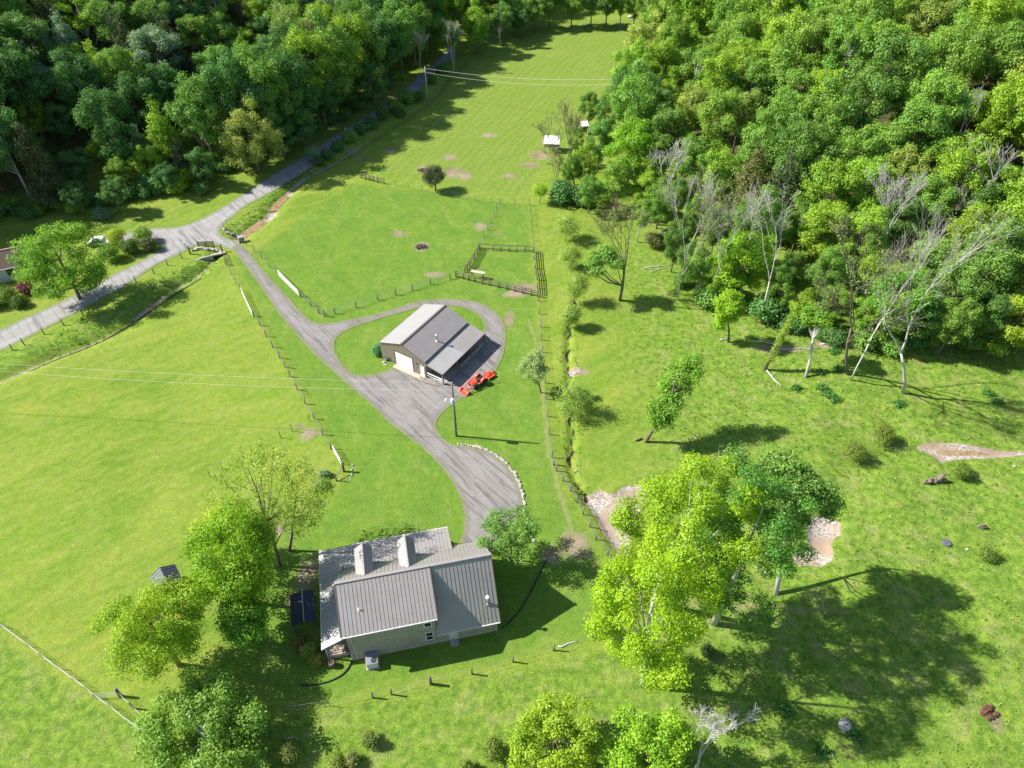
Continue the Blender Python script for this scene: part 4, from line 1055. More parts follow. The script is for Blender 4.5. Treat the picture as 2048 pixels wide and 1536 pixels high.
# lane entrance: mailbox, pillar, bridge
pil = empty('stone_pillar', tuple(gp(484, 485)), .5, 'dark square stone gate pillar right of the driveway entrance', 'pillar')
MB().box((0, 0, .62), (1.0, .8, 1.25)).build('pillar_shaft', M['stone_grey'], pil, bevel=.05)
MB().box((0, 0, 1.3), (1.15, .95, .12)).build('cap', M['concrete_grey'], pil, bevel=.02)
def stone_row(name, label, pxs, n, size, mat, cat='stone wall', rows=1, seed=0, spread=.15):
    r = np.random.RandomState(seed); pts = np.array(smooth([tuple(gp(*p)[:2]) for p in pxs], 2)); seg = np.r_[0, np.cumsum(np.hypot(*np.diff(pts, axis=0).T))]
    root = empty(name, (pts[0][0], pts[0][1], hz(*pts[0])), 0, label, cat)
    mes = []
    for k in range(5):
        me = MB().blob((0, 0, 0), (1, .75 + .1 * k % .3, .6), r, 1, .2).mesh('stone', False); me.materials.append(M[mat]); mes.append(me)
    for k in range(n):
        for rr in range(rows):
            s = seg[-1] * (k + .5 * (rr % 2) + .3) / n; x = np.interp(s, seg, pts[:, 0]) + r.uniform(-spread, spread); y = np.interp(s, seg, pts[:, 1]) + r.uniform(-spread, spread)
            o = link_mesh('stone', mes[r.randint(5)], root); sc = size * r.uniform(.65, 1.25)
            o.scale = (sc, sc, sc); o.rotation_euler = (r.uniform(-.3, .3), r.uniform(-.3, .3), r.uniform(0, 6.3))
            o.location = (x - pts[0][0], y - pts[0][1], hz(x, y) - root.location.z + sc * .25 + rr * size * .62)
    return root
stone_row('stone_border', 'row of pale stones edging the parking area on the right', [(917,888),(950,893),(985,905),(1015,927),(1036,957),(1047,990),(1049,1012)], 46, .26, 'stone', 'stone border', seed=1, spread=.08)
stone_row('stone_border', 'tumbled pale stones half hidden under the small tree beside the house', [(1049,1020),(1058,1045),(1060,1068),(1068,1085)], 16, .24, 'stone', 'stone border', seed=2)
stone_row('stone_wall', 'curved low fieldstone wall left of the dark pillar above the creek', [(446,456),(450,463),(456,468),(466,472),(478,474)], 15, .30, 'stone_grey', rows=3, seed=3, spread=.1)
stone_row('stone_wall', 'rough stone parapet of the creek bridge beside the driveway', [(384,503),(392,500),(400,497),(412,500),(425,500),(436,502),(444,508)], 20, .34, 'stone', rows=2, seed=4, spread=.2)
stone_row('stone_heap', 'loose pale stones round the garden corner post', [(676,958),(690,962),(700,958),(708,948),(706,936),(700,930)], 14, .16, 'stone', 'stones', seed=5, spread=.25)
br = empty('bridge', tuple(gp(413, 520)), math.radians(22), 'concrete block headwall of the creek bridge at the driveway entrance', 'bridge')
zc = -float(br.location.z)
m = MB(); m.prism([(-2.6, 0, zc - .8), (1.2, 0, zc - .8), (1.2, 0, zc + .35), (-.4, 0, zc + .3), (-2.6, 0, zc - .1)], (0, .35, 0)); m.build('headwall', M['concrete_grey'], br)
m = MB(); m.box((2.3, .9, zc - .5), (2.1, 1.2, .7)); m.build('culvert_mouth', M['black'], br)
MB().box((2.3, .6, zc + .08), (2.6, .5, .3)).build('lintel', M['concrete'], br)
def block_rail():
    a = gp(397, 493); root = empty('cattle_rack', tuple(a), math.radians(2), 'black slatted steel rack standing beside the bridge parapet', 'rack')
    for z in (.15, .45, .75, 1.0): MB().bar((0, 0, z), (3.0, 0, z), .08, .12).build('rail', M['trim_dark'], root)
    for x in (0, 1.5, 3.0): MB().box((x, 0, .55), (.12, .12, 1.1)).build('upright', M['trim_dark'], root)
    MB().bar((0, -.6, .1), (3.0, -.6, .1), .08, .1).build('rail', M['trim_dark'], root)
    for x in (0, 3.0): MB().bar((x, 0, .12), (x, -.6, .12), .08, .08).build('base_bar', M['trim_dark'], root)
block_rail()
gate('dark green tube gate beside the bridge casting a grid shadow', (446, 510), (455, 532), 5, 'post_green', 1.3)
fence('pair of tall weathered posts at the bridge ends', [(381,508),(445,505)], 'big', 0)
def mailbox(px, py, label):
    r = empty('mailbox', tuple(gp(px, py)), .6, label, 'mailbox')
    MB().box((0, 0, .55), (.1, .1, 1.1)).build('post', M['offwhite'], r)
    m = MB(); m.prism([(-.28, -.12, 1.1), (-.28, .12, 1.1), (-.28, .12, 1.25), (-.28, .07, 1.33), (-.28, -.07, 1.33), (-.28, -.12, 1.25)], (.56, 0, 0)); m.build('box', M['white'], r)
mailbox(454, 449, 'white mailbox right of the lane junction'); mailbox(372, 497, 'white mailbox beside the big weathered post at the bridge')

# ------------------------------------------------------------------ far field shelters
def shelter(px, py, w, d, label, rz=-.1):
    r = empty('field_shelter', tuple(gp(px, py)), rz, label, 'shelter')
    m = MB(); slab_poly(m, [(-w / 2, -d / 2, 2.3), (w / 2, -d / 2, 2.3), (w / 2, d / 2, 2.9), (-w / 2, d / 2, 2.9)], .07); m.build('roof', M['white'], r)
    for x in (-w / 2 + .15, w / 2 - .15):
        for y in (-d / 2 + .15, d / 2 - .15): MB().box((x, y, 1.15 + (.25 if y > 0 else 0)), (.12, .12, 2.3 + (.5 if y > 0 else 0))).build('post', M['offwhite'], r)
    MB().box((w / 2 - .1, 0, 1.2), (.08, d - .3, 2.2)).build('side_sheet', M['wood_grey'], r); MB().box((0, d / 2 - .1, 1.3), (w - .3, .08, 2.2)).build('back_sheet', M['wood_grey'], r)
shelter(1103, 301, 3.6, 3.2, 'white roofed open field shelter beside the bare tree at the wood edge')
shelter(1168, 268, 1.8, 1.6, 'small pale roof just visible among the wood edge trees', .2)
r = empty('white_panel', tuple(gp(1182, 22)), .2, 'pale wooden jump or panel at the far end of the hayfield', 'panel')
MB().box((0, 0, .7), (4.2, .15, .5)).build('board', M['offwhite'], r)
for x in (-1.9, 1.9): MB().box((x, 0, .5), (.15, .15, 1.0)).build('post', M['offwhite'], r)
prop(MB().blob((0, 0, .3), (1.4, .7, .4), np.random.RandomState(5)).build('boulder', M['stone'], None, True), 'pale boulder under the trees at the far right end of the hayfield', 'boulder').location = tuple(gp(1262, 35))

# ------------------------------------------------------------------ small things on the grass
def clutter(name, label, cat, px, py, n, R, size, mat, stick=0, seed=0, h=.25):
    r = np.random.RandomState(seed); p = gp(px, py); m = MB()
    for k in range(n):
        a = r.rand() * 6.3; d = R * math.sqrt(r.rand()); z = h * max(0, 1 - d / R)
        m.blob((d * math.cos(a), d * .7 * math.sin(a), z), size * r.uniform(.5, 1.2), r, 1, .25)
    for k in range(stick):
        a = r.rand() * 6.3; d = R * r.rand() * .8; c = np.array([d * math.cos(a), d * .7 * math.sin(a), h * .8]); b = r.rand() * 6.3; L = r.uniform(.4, 1.1)
        e = np.array([math.cos(b), math.sin(b), r.uniform(-.25, .35)]) * L / 2
        m.tube([c - e, c + e], r.uniform(.02, .05), 4)
    o = m.build(name, M[mat]); o.location = (p[0], p[1], p[2]); prop(o, label, cat); return o
clutter('brush_pile', 'dark pile of dead brushwood on the upper lawn', 'brush pile', 843, 495, 14, 1.25, .22, 'brush', 60, 1, .4)
clutter('brush_pile', 'dark brush heap at the edge of the hayfield left of the lone cedar', 'brush pile', 845, 342, 12, 1.6, .25, 'brush', 40, 2, .35)
clutter('dirt_pile', 'reddish brown pile of clods at the right edge near the lower lawn', 'dirt pile', 1976, 1425, 26, 1.0, .26, 'soil', 4, 3, .4)
clutter('rubble_heap', 'heap of pale rubble by the corral corner', 'rubble', 1046, 577, 16, 1.0, .16, 'stone_grey', 6, 4, .2)
def tank_lid(px, py, label, r=.42, h=.28, mat='concrete_grey'):
    o = empty('tank_lid', tuple(gp(px, py)), 0, label, 'tank lid')
    MB().lathe((0, 0, 0), [(r * .92, -.1), (r * .95, h), (r, h), (r, h + .05), (r * .9, h + .07)], 18).build('riser', M[mat], o)
    MB().lathe((0, 0, h + .07), [(r * .88, 0), (r * .84, .03)], 18).build('lid', M[mat], o); m = MB(); m.box((r * .3, 0, h + .12), (.16, .06, .05)); m.build('handle', M['trim_dark'], o)
M['lid_dark'] = simple('dark_grey_lid', (.10, .10, .12), .6)
tank_lid(1892, 1087, 'dark grey round tank lid in the right pasture near a white stone', .55, .2, 'lid_dark'); tank_lid(1688, 1452, 'pale grey round tank lid below the big tree shadow', .62, .35)
for (x, y, s, lab) in [(1935,1099,.26,'flat white stone to the right of the dark tank lid'),(1141,747,.32,'pale rock beside the narrow ditch'),(1152,747,.22,'smaller pale rock beside the narrow ditch'),(1152,942,.22,'pale rock on the creek bank below the braced fence'),
                  (1530,1145,.3,'pinkish stone under the edge of the big green crown'),(1432,835,.16,'tiny grey stone in the middle of the rough pasture'),(1522,836,.2,'white stone in rough pasture left of the cedars'),(1512,852,.2,'pale stone just below the white one left of the cedars'),
                  (1664,1510,.26,'stone beside weeds at the bottom right'),(2028,933,.3,'flat pale stone at the right edge below the brook')]:
    o = MB().blob((0, 0, s * .25), (s, s * .7, s * .4), np.random.RandomState(int(x))).build('rock', M['stone'], None, True); o.location = tuple(gp(x, y)); prop(o, lab, 'rock')
def log(a, b, r, label, mat='bark_pale', tw=0):
    A_, B_ = gp(*a), gp(*b); m = MB(); n = 6; rr = np.random.RandomState(int(a[0]))
    pts = []
    for i in range(n + 1):
        t = i / n; q = A_ + (B_ - A_) * t; q = np.array([q[0] + rr.uniform(-.1, .1), q[1] + rr.uniform(-.1, .1), hz(q[0], q[1]) + r]); pts.append(q)
    m.tube(pts, [r * (1 - .5 * i / n) for i in range(n + 1)], 7)
    for k in range(tw):
        q = pts[rr.randint(1, n)]; a_ = rr.rand() * 6.3; m.tube([q, q + np.array([math.cos(a_), math.sin(a_), .3]) * rr.uniform(.5, 1.4)], [r * .4, r * .12], 5)
    return prop(m.build('fallen_log', M[mat], None, True), label, 'log')
log((1117, 1295), (1155, 1284), .09, 'thin pale log lying near the lower fence posts')
log((1238, 1152), (1246, 1182), .2, 'thick white log on the left of the big yellow-green tree', 'offwhite')
log((1290, 536), (1345, 530), .09, 'fallen branch with twigs on the upper right grass', tw=4); log((1300, 545), (1330, 537), .07, 'smaller fallen branch below the upper one', tw=3)
log((1532, 742), (1562, 775), .13, 'fallen limb curving away from the vine covered trunk', tw=3); log((1440, 680), (1462, 678), .12, 'bleached log at the foot of the small bright tree')
log((1500, 683), (1560, 690), .1, 'fallen pale branches in the shade of the slope', tw=6); log((1560, 700), (1640, 697), .1, 'pale deadfall right of the small bright tree', tw=6)
log((1640, 690), (1690, 683), .13, 'grey deadfall at the foot of the wooded slope', tw=5); log((1270, 882), (1284, 878), .18, 'grey root lying beside the leaning tree', 'wood_grey')
log((575, 1478), (590, 1474), .07, 'short pale stick at the bottom left of the rough grass', tw=1)
# old stump and the dead root plate
st = empty('tree_stump', tuple(gp(1862, 965)), .2, 'weathered grey stump with upright slab left of the small cedar', 'stump')
r = np.random.RandomState(3); m = MB(); 
for k in range(7): m.blob((k * .28 - .9, r.uniform(-.15, .15), .35), (.26, .3, .45), r, 2, .3)
m.build('root_mass', M['wood_grey'], st)
m = MB(); m.tube([(1.1, -.1, -.1), (1.15, 0, .7), (1.35, .1, 1.4)], [.38, .34, .22], 9); m.blob((1.75, -.15, .3), (.38, .3, .35), r, 2, .3); m.build('broken_trunk', M['wood_grey'], st)
o = MB().blob((0, 0, .35), (.55, .25, .45), np.random.RandomState(9), 2, .3).build('weathered_stump', M['wood_grey'], None); o.location = tuple(gp(1962, 1056)); prop(o, 'small grey snag in the right pasture', 'stump')

# ================================================================== NEIGHBOUR HOUSE at the left edge
nh_o = gp(-40, 575); nb = empty('neighbour_house', tuple(nh_o), math.radians(25), 'white house with brown shingle roof half hidden at the left edge', 'house')
m = MB(); m.prism([(-8, 0, -.2), (-8, 6.5, -.2), (-8, 6.5, 2.9), (-8, 3.25, 4.4), (-8, 0, 2.9)], (16, 0, 0)); m.xform(lambda p: p + (0, 0, 0)); m.build('wall', simple('pale_siding', (.42, .47, .45), .6), nb)
for s in (0, 1):
    m = MB(); y = -.5 if s == 0 else 7.0
    slab_poly(m, [(-8.4, y, 2.75), (8.4, y, 2.75), (8.4, 3.25, 4.5), (-8.4, 3.25, 4.5)], .09); m.build('roof', M['shingle'], nb)
MB().bar((-8.4, 3.25, 4.55), (8.4, 3.25, 4.55), .3, .06).build('ridge_cap', simple('pinkish_ridge', (.32, .19, .15)), nb)
MB().bar((-8.4, -.56, 2.72), (8.4, -.56, 2.72), .1, .1).build('gutter', M['offwhite'], nb)
for x in (2.2, 5.6, -2.5):
    f = MB().box((x, -.03, 1.65), (1.1, .08, 1.5)).build('window', M['trim_dark'], nb)
    for k in (0, 1): MB().box((x, -.08, 1.3 + .72 * k), (.95, .03, .62)).build('pane', M['glass'], f)
for x, z in ((1.15, 1.65), (3.25, 1.65)): MB().box((x, -.03, z), (.4, .05, 1.5)).build('shutter', M['trim_dark'], nb)
MB().lathe((.8, 4.6, 3.7), [(.18, 0), (.18, .6), (.26, .62), (.22, .75)], 10).build('roof_vent', M['insulator'], nb)
# car roof and shade house glimpsed behind the big tree
car = empty('parked_car', tuple(gp(203, 489)), math.radians(10), 'white car mostly hidden behind the tree by the lane', 'car')
m = MB(); m.prism([(-2.1, -.85, .35), (2.1, -.85, .35), (2.15, -.85, .75), (1.2, -.85, .9), (.7, -.8, 1.4), (-1.1, -.8, 1.42), (-1.9, -.85, .95), (-2.15, -.85, .85)], (0, 1.7, 0)); m.build('body', M['white'], car, bevel=.06)
m = MB(); m.prism([(1.12, -.86, .93), (.68, -.86, 1.33), (-1.05, -.86, 1.34), (-1.7, -.86, .97)], (0, 1.72, 0)); m.build('side_window', M['glass'], car)
for x in (-1.35, 1.35):
    for y in (-.8, .8):
        m = MB(); m.lathe((0, 0, 0), [(.2, -.1), (.33, -.1), (.33, .1), (.2, .1)], 16); m.xform(lambda p, x=x, y=y: np.array([x + p[0], y + p[2], .33 + p[1]])); m.build('wheel', M['rubber'], car)
# ================================================================== TREES
Y_, G_, D_, B_, O_, C_ = (.130, .208, .022), (.094, .172, .032), (.055, .120, .032), (.115, .18, .12), (.132, .175, .045), (.052, .066, .030)
LB = 2.0      # leaf reflectance scale: thin spring leaves
def leaf_arrays(rng, cen, rad, n_twig, per, leaf, up_bias=.25, fill=.35, squash=(1, 1, 1)):
    """cen (m,3) blob centres, rad (m,3) blob radii -> vertices, faces, tint"""
    m = len(cen)
    area = (rad[:, 0] * rad[:, 1]); w = area / area.sum()
    b = rng.choice(m, n_twig, p=w)
    d = rng.normal(size=(n_twig, 3)); d[:, 2] += up_bias; d /= np.linalg.norm(d, axis=1)[:, None]
    rr = 1 - fill * rng.rand(n_twig) ** 1.6
    tw = cen[b] + d * rad[b] * rr[:, None]
    btint = rng.rand(m) * .5; ttint = btint[b] + rng.rand(n_twig) * .5
    p = np.repeat(tw, per, 0) + rng.normal(size=(n_twig * per, 3)) * leaf * np.array([1.0, 1.0, .65])
    nrm = np.repeat(d, per, 0) * .9 + rng.normal(size=p.shape) * .45; nrm[:, 2] += .35
    nrm /= np.linalg.norm(nrm, axis=1)[:, None]
    a = np.cross(nrm, rng.normal(size=p.shape)); a /= np.linalg.norm(a, axis=1)[:, None] + 1e-9
    c = np.cross(nrm, a)
    s = leaf * rng.uniform(.6, 1.35, len(p))[:, None] * .5
    V = np.stack([p + a * s, p + c * s * .62 , p - a * s, p - c * s * .62], 1).reshape(-1, 3)
    F = np.arange(len(p) * 4).reshape(-1, 4)
    t = np.repeat(np.repeat(ttint, per) * .8 + rng.rand(len(p)) * .2, 4)
    return V, F, t
def crown_mesh(name, rng, cen, rad, n_leaf, leaf, per=6, **kw):
    cen = np.array(cen, float); rad = np.array(rad, float)
    if rad.ndim == 1: rad = np.repeat(rad[:, None], 3, 1)
    V, F, t = leaf_arrays(rng, cen, rad, max(10, n_leaf // per), per, leaf, **kw)
    me = quads_mesh(name, V, F, 4); put_attr(me, 'tint', t); me.materials.append(M['leaf']); return me
def ell_blobs(rng, c, R, Hh, n, br=.38, shell=.72, taper=0.0):
    out = []; rad = []
    for i in range(n):
        d = rng.normal(size=3); d /= np.linalg.norm(d); k = shell * rng.uniform(.55, 1.05)
        z = d[2] * k; rs_ = 1 - taper * (z + 1) / 2
        out.append([c[0] + d[0] * k * R * rs_, c[1] + d[1] * k * R * rs_, c[2] + z * Hh])
        r = br * R * rng.uniform(.7, 1.25) * (rs_ * .6 + .4); rad.append([r, r, r * rng.uniform(.7, 1.0)])
    return np.array(out), np.array(rad)
def trunk_mesh(name, pts, rads, limbs, mat, n=8, twig=None):
    m = MB(); m.tube(pts, rads, n)
    P = np.array(pts, float)
    for c in limbs:
        c = np.array(c, float)
        d = np.linalg.norm(P - c, axis=1); below = P[:, 2] < c[2] - .15 * abs(c[2] - P[0, 2])
        cand = np.where(below)[0]
        i = cand[np.argmin(d[cand])] if len(cand) else 0
        a = P[i]; r0 = rads[i] * .5
        mid = (a + c) / 2 + np.array([0, 0, -.08 * np.linalg.norm(c - a)])
        m.tube([a, mid, c], [r0, r0 * .6, r0 * .22], 5, False)
    me = m.mesh(name, True); me.materials.append(M[mat]); return me
def bare_mesh(name, rng, h, spread=.6, lean=(0, 0), depth=5, r0=.22, mat='bark_pale', first=.35, up=.5, q0=.022):
    m = MB(); T_ = MB()
    def go(p, d, L, r, k, tgt):
        n = 3 if k < 4 else 2; pts = [p]; q = p.copy(); dd = d.copy()
        for i in range(n):
            dd = dd + rng.normal(size=3) * .10; dd[2] += .03; dd /= np.linalg.norm(dd); q = q + dd * L / n; pts.append(q)
        tgt.tube(pts, [max(q0, r), max(q0, r * .88), max(q0, r * .76), max(q0 * .7, r * .62)][:n + 1], 6 if k < 2 else 4 if k < 4 else 3, k == 0)
        if k >= depth: return
        nb = rng.randint(2, 4) if k < 3 else 3
        for j in range(nb):
            ax = rng.normal(size=3); ax -= dd * (ax @ dd); ax /= np.linalg.norm(ax)
            nd = dd * 1.0 + ax * spread * rng.uniform(.5, 1.25) * (.35 if j == 0 and k < 3 else 1) + d0 * up * .35; nd /= np.linalg.norm(nd)
            s = pts[-1] if j < 2 else pts[-2]
            go(s, nd, L * rng.uniform(.58, .82), r * .58, k + 1, m)
    d0 = np.array([lean[0], lean[1], h]); d0 = d0 / np.linalg.norm(d0)
    go(np.array([0, 0, -.3]), d0, h * first, r0, 0, T_)
    allz = np.array(T_.v + m.v); top = allz[np.argsort(allz[:, 2])[-40:]].mean(0); f = h / top[2]
    sh_ = np.array([lean[0] - top[0] * f, lean[1] - top[1] * f]) * .35
    fx = lambda p: np.array([p[0] * f + sh_[0] * (p[2] * f / h), p[1] * f + sh_[1] * (p[2] * f / h), p[2] * f])
    T_.xform(fx); m.xform(fx)
    a = T_.mesh('trunk', True); a.materials.append(M[mat]); b = m.mesh(name, True); b.materials.append(M[mat]); return a, b

# ---- shared prototypes for the woods
PROTO = {}
def mk_proto(kind, k):
    rng = np.random.RandomState(100 + k * 7 + sum(map(ord, kind)) % 50)
    if kind == 'broad':
        R, Hh, zc = 4.4, 4.3 + (k % 3) * .7, 8.6; cen, rad = ell_blobs(rng, (0, 0, zc), R, Hh, 40 + k % 4 * 6, .24, .95)
        me = crown_mesh('crown', rng, cen, rad, 19500, .29, fill=.65)
        tm = trunk_mesh('trunk', [(0, 0, -.5), (.1, 0, 3.5), (0, .15, 7), (.1, 0, 10.5)], [.26, .2, .14, .06], cen[:9], 'bark')
    elif kind == 'loose':
        R, Hh, zc = 4.3, 4.6, 8.8; cen, rad = ell_blobs(rng, (0, 0, zc), R, Hh, 26, .22, .85)
        me = crown_mesh('crown', rng, cen, rad, 12000, .26, fill=.85)
        tm = trunk_mesh('trunk', [(0, 0, -.5), (.2, 0, 3.5), (-.1, .15, 7.5), (.1, 0, 11)], [.24, .18, .12, .04], cen[:20], 'bark_pale')
    elif kind == 'conic':
        cen = []; rad = []
        for z in np.linspace(3, 13.2, 16):
            rr = 3.0 * (1 - (z - 3) / 11.2) + .25
            for j in range(4 if z < 10 else 2):
                a = rng.rand() * 6.3; cen.append([rr * .55 * math.cos(a), rr * .55 * math.sin(a), z + rng.uniform(-.3, .3)]); rad.append([rr * .55 + .2] * 2 + [.55])
        cen, rad = np.array(cen), np.array(rad); me = crown_mesh('crown', rng, cen, rad, 12000, .29, fill=.55)
        tm = trunk_mesh('trunk', [(0, 0, -.5), (0, 0, 6), (0, 0, 13)], [.2, .12, .03], cen[::5], 'bark')
    elif kind == 'cedar':
        cen = []; rad = []
        for z in np.linspace(1.6, 11, 14):
            rr = 2.6 * (1 - ((z - 1) / 10.8) ** 1.5) + .3
            for j in range(4):
                a = rng.rand() * 6.3; cen.append([rr * .5 * math.cos(a), rr * .5 * math.sin(a), z]); rad.append([rr * .55 + .15] * 2 + [.8])
        cen, rad = np.array(cen), np.array(rad); me = crown_mesh('crown', rng, cen, rad, 9500, .28, fill=.35)
        tm = trunk_mesh('trunk', [(0, 0, -.5), (0, 0, 5), (0, 0, 11)], [.18, .12, .03], [], 'bark_dark')
    elif kind == 'shrub':
        cen, rad = ell_blobs(rng, (0, 0, 1.3), 1.9, 1.2, 10, .5, .6); me = crown_mesh('crown', rng, cen, rad, 3800, .28, fill=.35)
        tm = trunk_mesh('trunk', [(0, 0, -.2), (0, 0, .6), (.05, 0, 1.3)], [.1, .08, .05], cen[:6], 'bark_dark', 6)
    PROTO[(kind, k)] = (tm, me)
for k in range(8): mk_proto('broad', k)
for k in range(3): mk_proto('loose', k); mk_proto('conic', k)
for k in range(2): mk_proto('cedar', k)
for k in range(4): mk_proto('shrub', k)
BARE = [bare_mesh('branches', np.random.RandomState(40 + k), 13, .62 + .08 * k, depth=6, r0=.2, first=.34, mat=('bark_pale', 'bark_pale', 'bark')[k % 3]) for k in range(5)]
NPROTO = {'broad': 8, 'loose': 3, 'conic': 3, 'cedar': 2, 'shrub': 4}
KNAME = {'broad': 'broadleaf_tree', 'loose': 'broadleaf_tree', 'conic': 'conical_tree', 'cedar': 'cedar_tree', 'shrub': 'shrub', 'bare': 'bare_tree'}
KCAT = {'broad': 'tree', 'loose': 'tree', 'conic': 'tree', 'cedar': 'cedar', 'shrub': 'shrub', 'bare': 'bare tree'}
rngt = np.random.RandomState(77)
TREES = []          # every placed tree: dict(root, kind, colour, xyz, size, crown px, hero label or None)
def colvar(c, a=.12):
    k = 1 + rngt.uniform(-a, a); h = rngt.uniform(-.08, .08)
    return (c[0] * k * (1 + h), c[1] * k, c[2] * k * (1 - h), 1)
def put_tree(kind, x, y, s, colr, label=None, sx=1.0, name=None, lean=(0, 0), group=None, k=None):
    z = hz(x, y)
    root = empty(name or KNAME[kind], (x, y, z), rngt.rand() * 6.28)
    if x > 12 and kind in ('broad', 'loose'):
        colr_ = tuple(a * .72 + b * .28 for a, b in zip(colr, Y_)); zs = rngt.uniform(1.05, 1.35)
    else: colr_, zs = colr, 1.0
    root.scale = (s * sx, s * sx, s * zs); root.rotation_euler[0] = lean[0]; root.rotation_euler[1] = lean[1]
    if kind == 'bare':
        k = rngt.randint(5) if k is None else k; tm, me = BARE[k]; link_mesh('trunk', tm, root); link_mesh('branches', me, root); H_ = 13 * s; hc = .65 * H_
    else:
        k = rngt.randint(NPROTO[kind]) if k is None else k; tm, me = PROTO[(kind, k)]
        link_mesh('trunk', tm, root); c = link_mesh('crown', me, root); c.color = colvar(tuple(LB * q for q in colr_))
        hc = {'broad': 8.6, 'loose': 8.8, 'conic': 7.5, 'cedar': 6, 'shrub': 1.3}[kind] * s
    px, py = proj(np.array([x, y, z + hc]))
    TREES.append(dict(root=root, kind=kind, col=colr, p=(x, y, z), s=s, px=float(px), py=float(py), label=label, group=group, R=4.4 * s * sx))
    if label: prop(root, label, KCAT[kind], group)
    return root
def at_crown(px, py, hc):      # ground spot whose crown centre (hc above ground) shows at px,py
    return gp(px, py, hc)

# ---- hero trees built one by one
def hero(name, label, crown_px, hc, R, Hh, colr, n_leaf, leaf=.26, n_blob=22, br=.34, shell=.8, base_px=None, fill=.4, bark='bark', r0=.3, seed=0, cat='tree', extra=None, taper=0, limbs=12, lobes=None, per=6):
    rng = np.random.RandomState(500 + seed)
    if base_px: B = gp(*base_px); Cc_ = gp(*crown_px, dh=hc); C = np.array([Cc_[0], Cc_[1], B[2] + hc])
    else: B = at_crown(crown_px[0], crown_px[1], hc); C = np.array([B[0], B[1], B[2] + hc])
    root = empty(name, tuple(B), 0, label, cat)
    c = C - B
    if lobes is None: cen, rad = ell_blobs(rng, c, R, Hh, n_blob, br, shell, taper)
    else:
        cc, rr_ = [], []
        for (lx, ly, lh, lr) in lobes:
            q = gp(lx, ly, lh); q = np.array([q[0], q[1], B[2] + lh]) - B
            a, b = ell_blobs(rng, q, lr, lr * .85, 7, .5, .62); cc.append(a); rr_.append(b)
        cen = np.concatenate(cc); rad = np.concatenate(rr_)
    me = crown_mesh('crown', rng, cen, rad, n_leaf, leaf, fill=fill, per=per)
    top = c + np.array([0, 0, Hh * .7])
    pts = [np.array([0, 0, -.4]), c * .3 + np.array([.15, 0, 0]), c * .62, c, top]
    tm = trunk_mesh('trunk', pts, [r0, r0 * .8, r0 * .6, r0 * .4, r0 * .12], cen[rng.permutation(len(cen))[:limbs]], bark, 10)
    link_mesh('trunk', tm, root); o = link_mesh('crown', me, root); o.color = (*[LB * q for q in colr], 1)
    TREES.append(dict(root=root, kind='hero', col=colr, p=tuple(B), s=1, px=crown_px[0], py=crown_px[1], label=label, group=None, R=R))
    return root
hero('leafy_tree', 'tall bright green leafy tree between the shed and the house porch', (460, 1115), 9.5, 5.3, 6.2, (.105, .19, .010), 50000, .22, 64, seed=1, br=.27, shell=.85, fill=.5)
hero('leafy_tree', 'small dense green tree low between the two leafy trees and the porch', (482, 1238), 5, 3.4, 2.6, (.085, .175, .015), 12000, .27, 14, seed=2)
hero('leafy_tree', 'yellow-green leafy tree left of the small dark shed', (300, 1248), 9, 5.2, 4.8, (.135, .205, .012), 34000, .20, 70, seed=3, br=.24, shell=.9, fill=.7)
hero('leafy_tree', 'large mid-green tree cut by the bottom edge below the shed', (400, 1462), 3.6, 6.4, 3.2, (.10, .175, .028), 32000, .26, 80, seed=4, br=.18, shell=.95, fill=.6, bark='bark_pale')
hero('leafy_tree', 'sparse yellow-green tree with bare stems seen through its crown, beside the garden plot', (515, 985), 13, 5.4, 6.0, (.155, .21, .03), 4600, .22, 70, seed=5, br=.2, fill=.95, shell=.95, base_px=(560, 1133), bark='bark', limbs=26, r0=.24, per=3)
hero('leafy_tree', 'second sparse yellow-green tree just left of the house roof', (592, 995), 9.5, 4.4, 5.0, (.145, .20, .03), 4800, .22, 60, seed=6, br=.22, fill=.9, shell=.9, base_px=(577, 1102), bark='bark', limbs=20, r0=.2, per=3)
hero('leafy_tree', 'low open yellow-green tree behind the tall bright green one', (440, 1060), 7, 3.8, 3.2, (.20, .24, .02), 4500, .25, 30, seed=7, br=.24, fill=.9, per=3)
hero('small_tree', 'small round-headed tree at the right corner of the house', (1020, 1062), 6, 3.3, 2.6, (.09, .165, .035), 12000, .21, 44, seed=8, br=.24, shell=1.0, fill=.6, r0=.13)
hero('sycamore', 'huge yellow-green tree nearest the camera, lower half of the big trio', (1300, 1230), 14.5, 5.4, 11, (.142, .220, .010), 42000, .22, 80, seed=9, br=.2, shell=1.0, base_px=(1287, 1370), r0=.42, fill=.4, bark='bark_pale')
hero('sycamore', 'huge yellow-green tree forming the upper left of the big trio', (1375, 1065), 18, 6.6, 8.5, (.142, .218, .012), 44000, .22, 84, seed=10, br=.155, shell=1.0, r0=.42, base_px=(1345, 1215), fill=.4, bark='bark_pale')
hero('sycamore', 'tall darker green tree on the right of the big trio', (1490, 1105), 16, 5.6, 10, (.062, .142, .022), 32000, .22, 76, seed=11, br=.18, shell=1.0, base_px=(1427, 1246), r0=.42, bark='bark_pale')
hero('leafy_tree', 'clumpy bluish green tree right of the big trio, above the gravelly creek bed', (1580, 985), 13, 6.0, 5, (.088, .16, .032), 21000, .28, 20, seed=12, r0=.3, fill=.5,
     lobes=[(1478, 925, 19, 2.0), (1520, 960, 18, 2.2), (1560, 940, 19, 2.2), (1600, 965, 18, 2.3), (1640, 985, 17, 2.2), (1660, 1015, 15, 1.5), (1590, 1010, 16, 2.0), (1555, 1000, 16, 1.9), (1540, 1045, 14, 2.2), (1600, 1040, 14, 1.5)], base_px=(1552, 1190), bark='bark_pale')
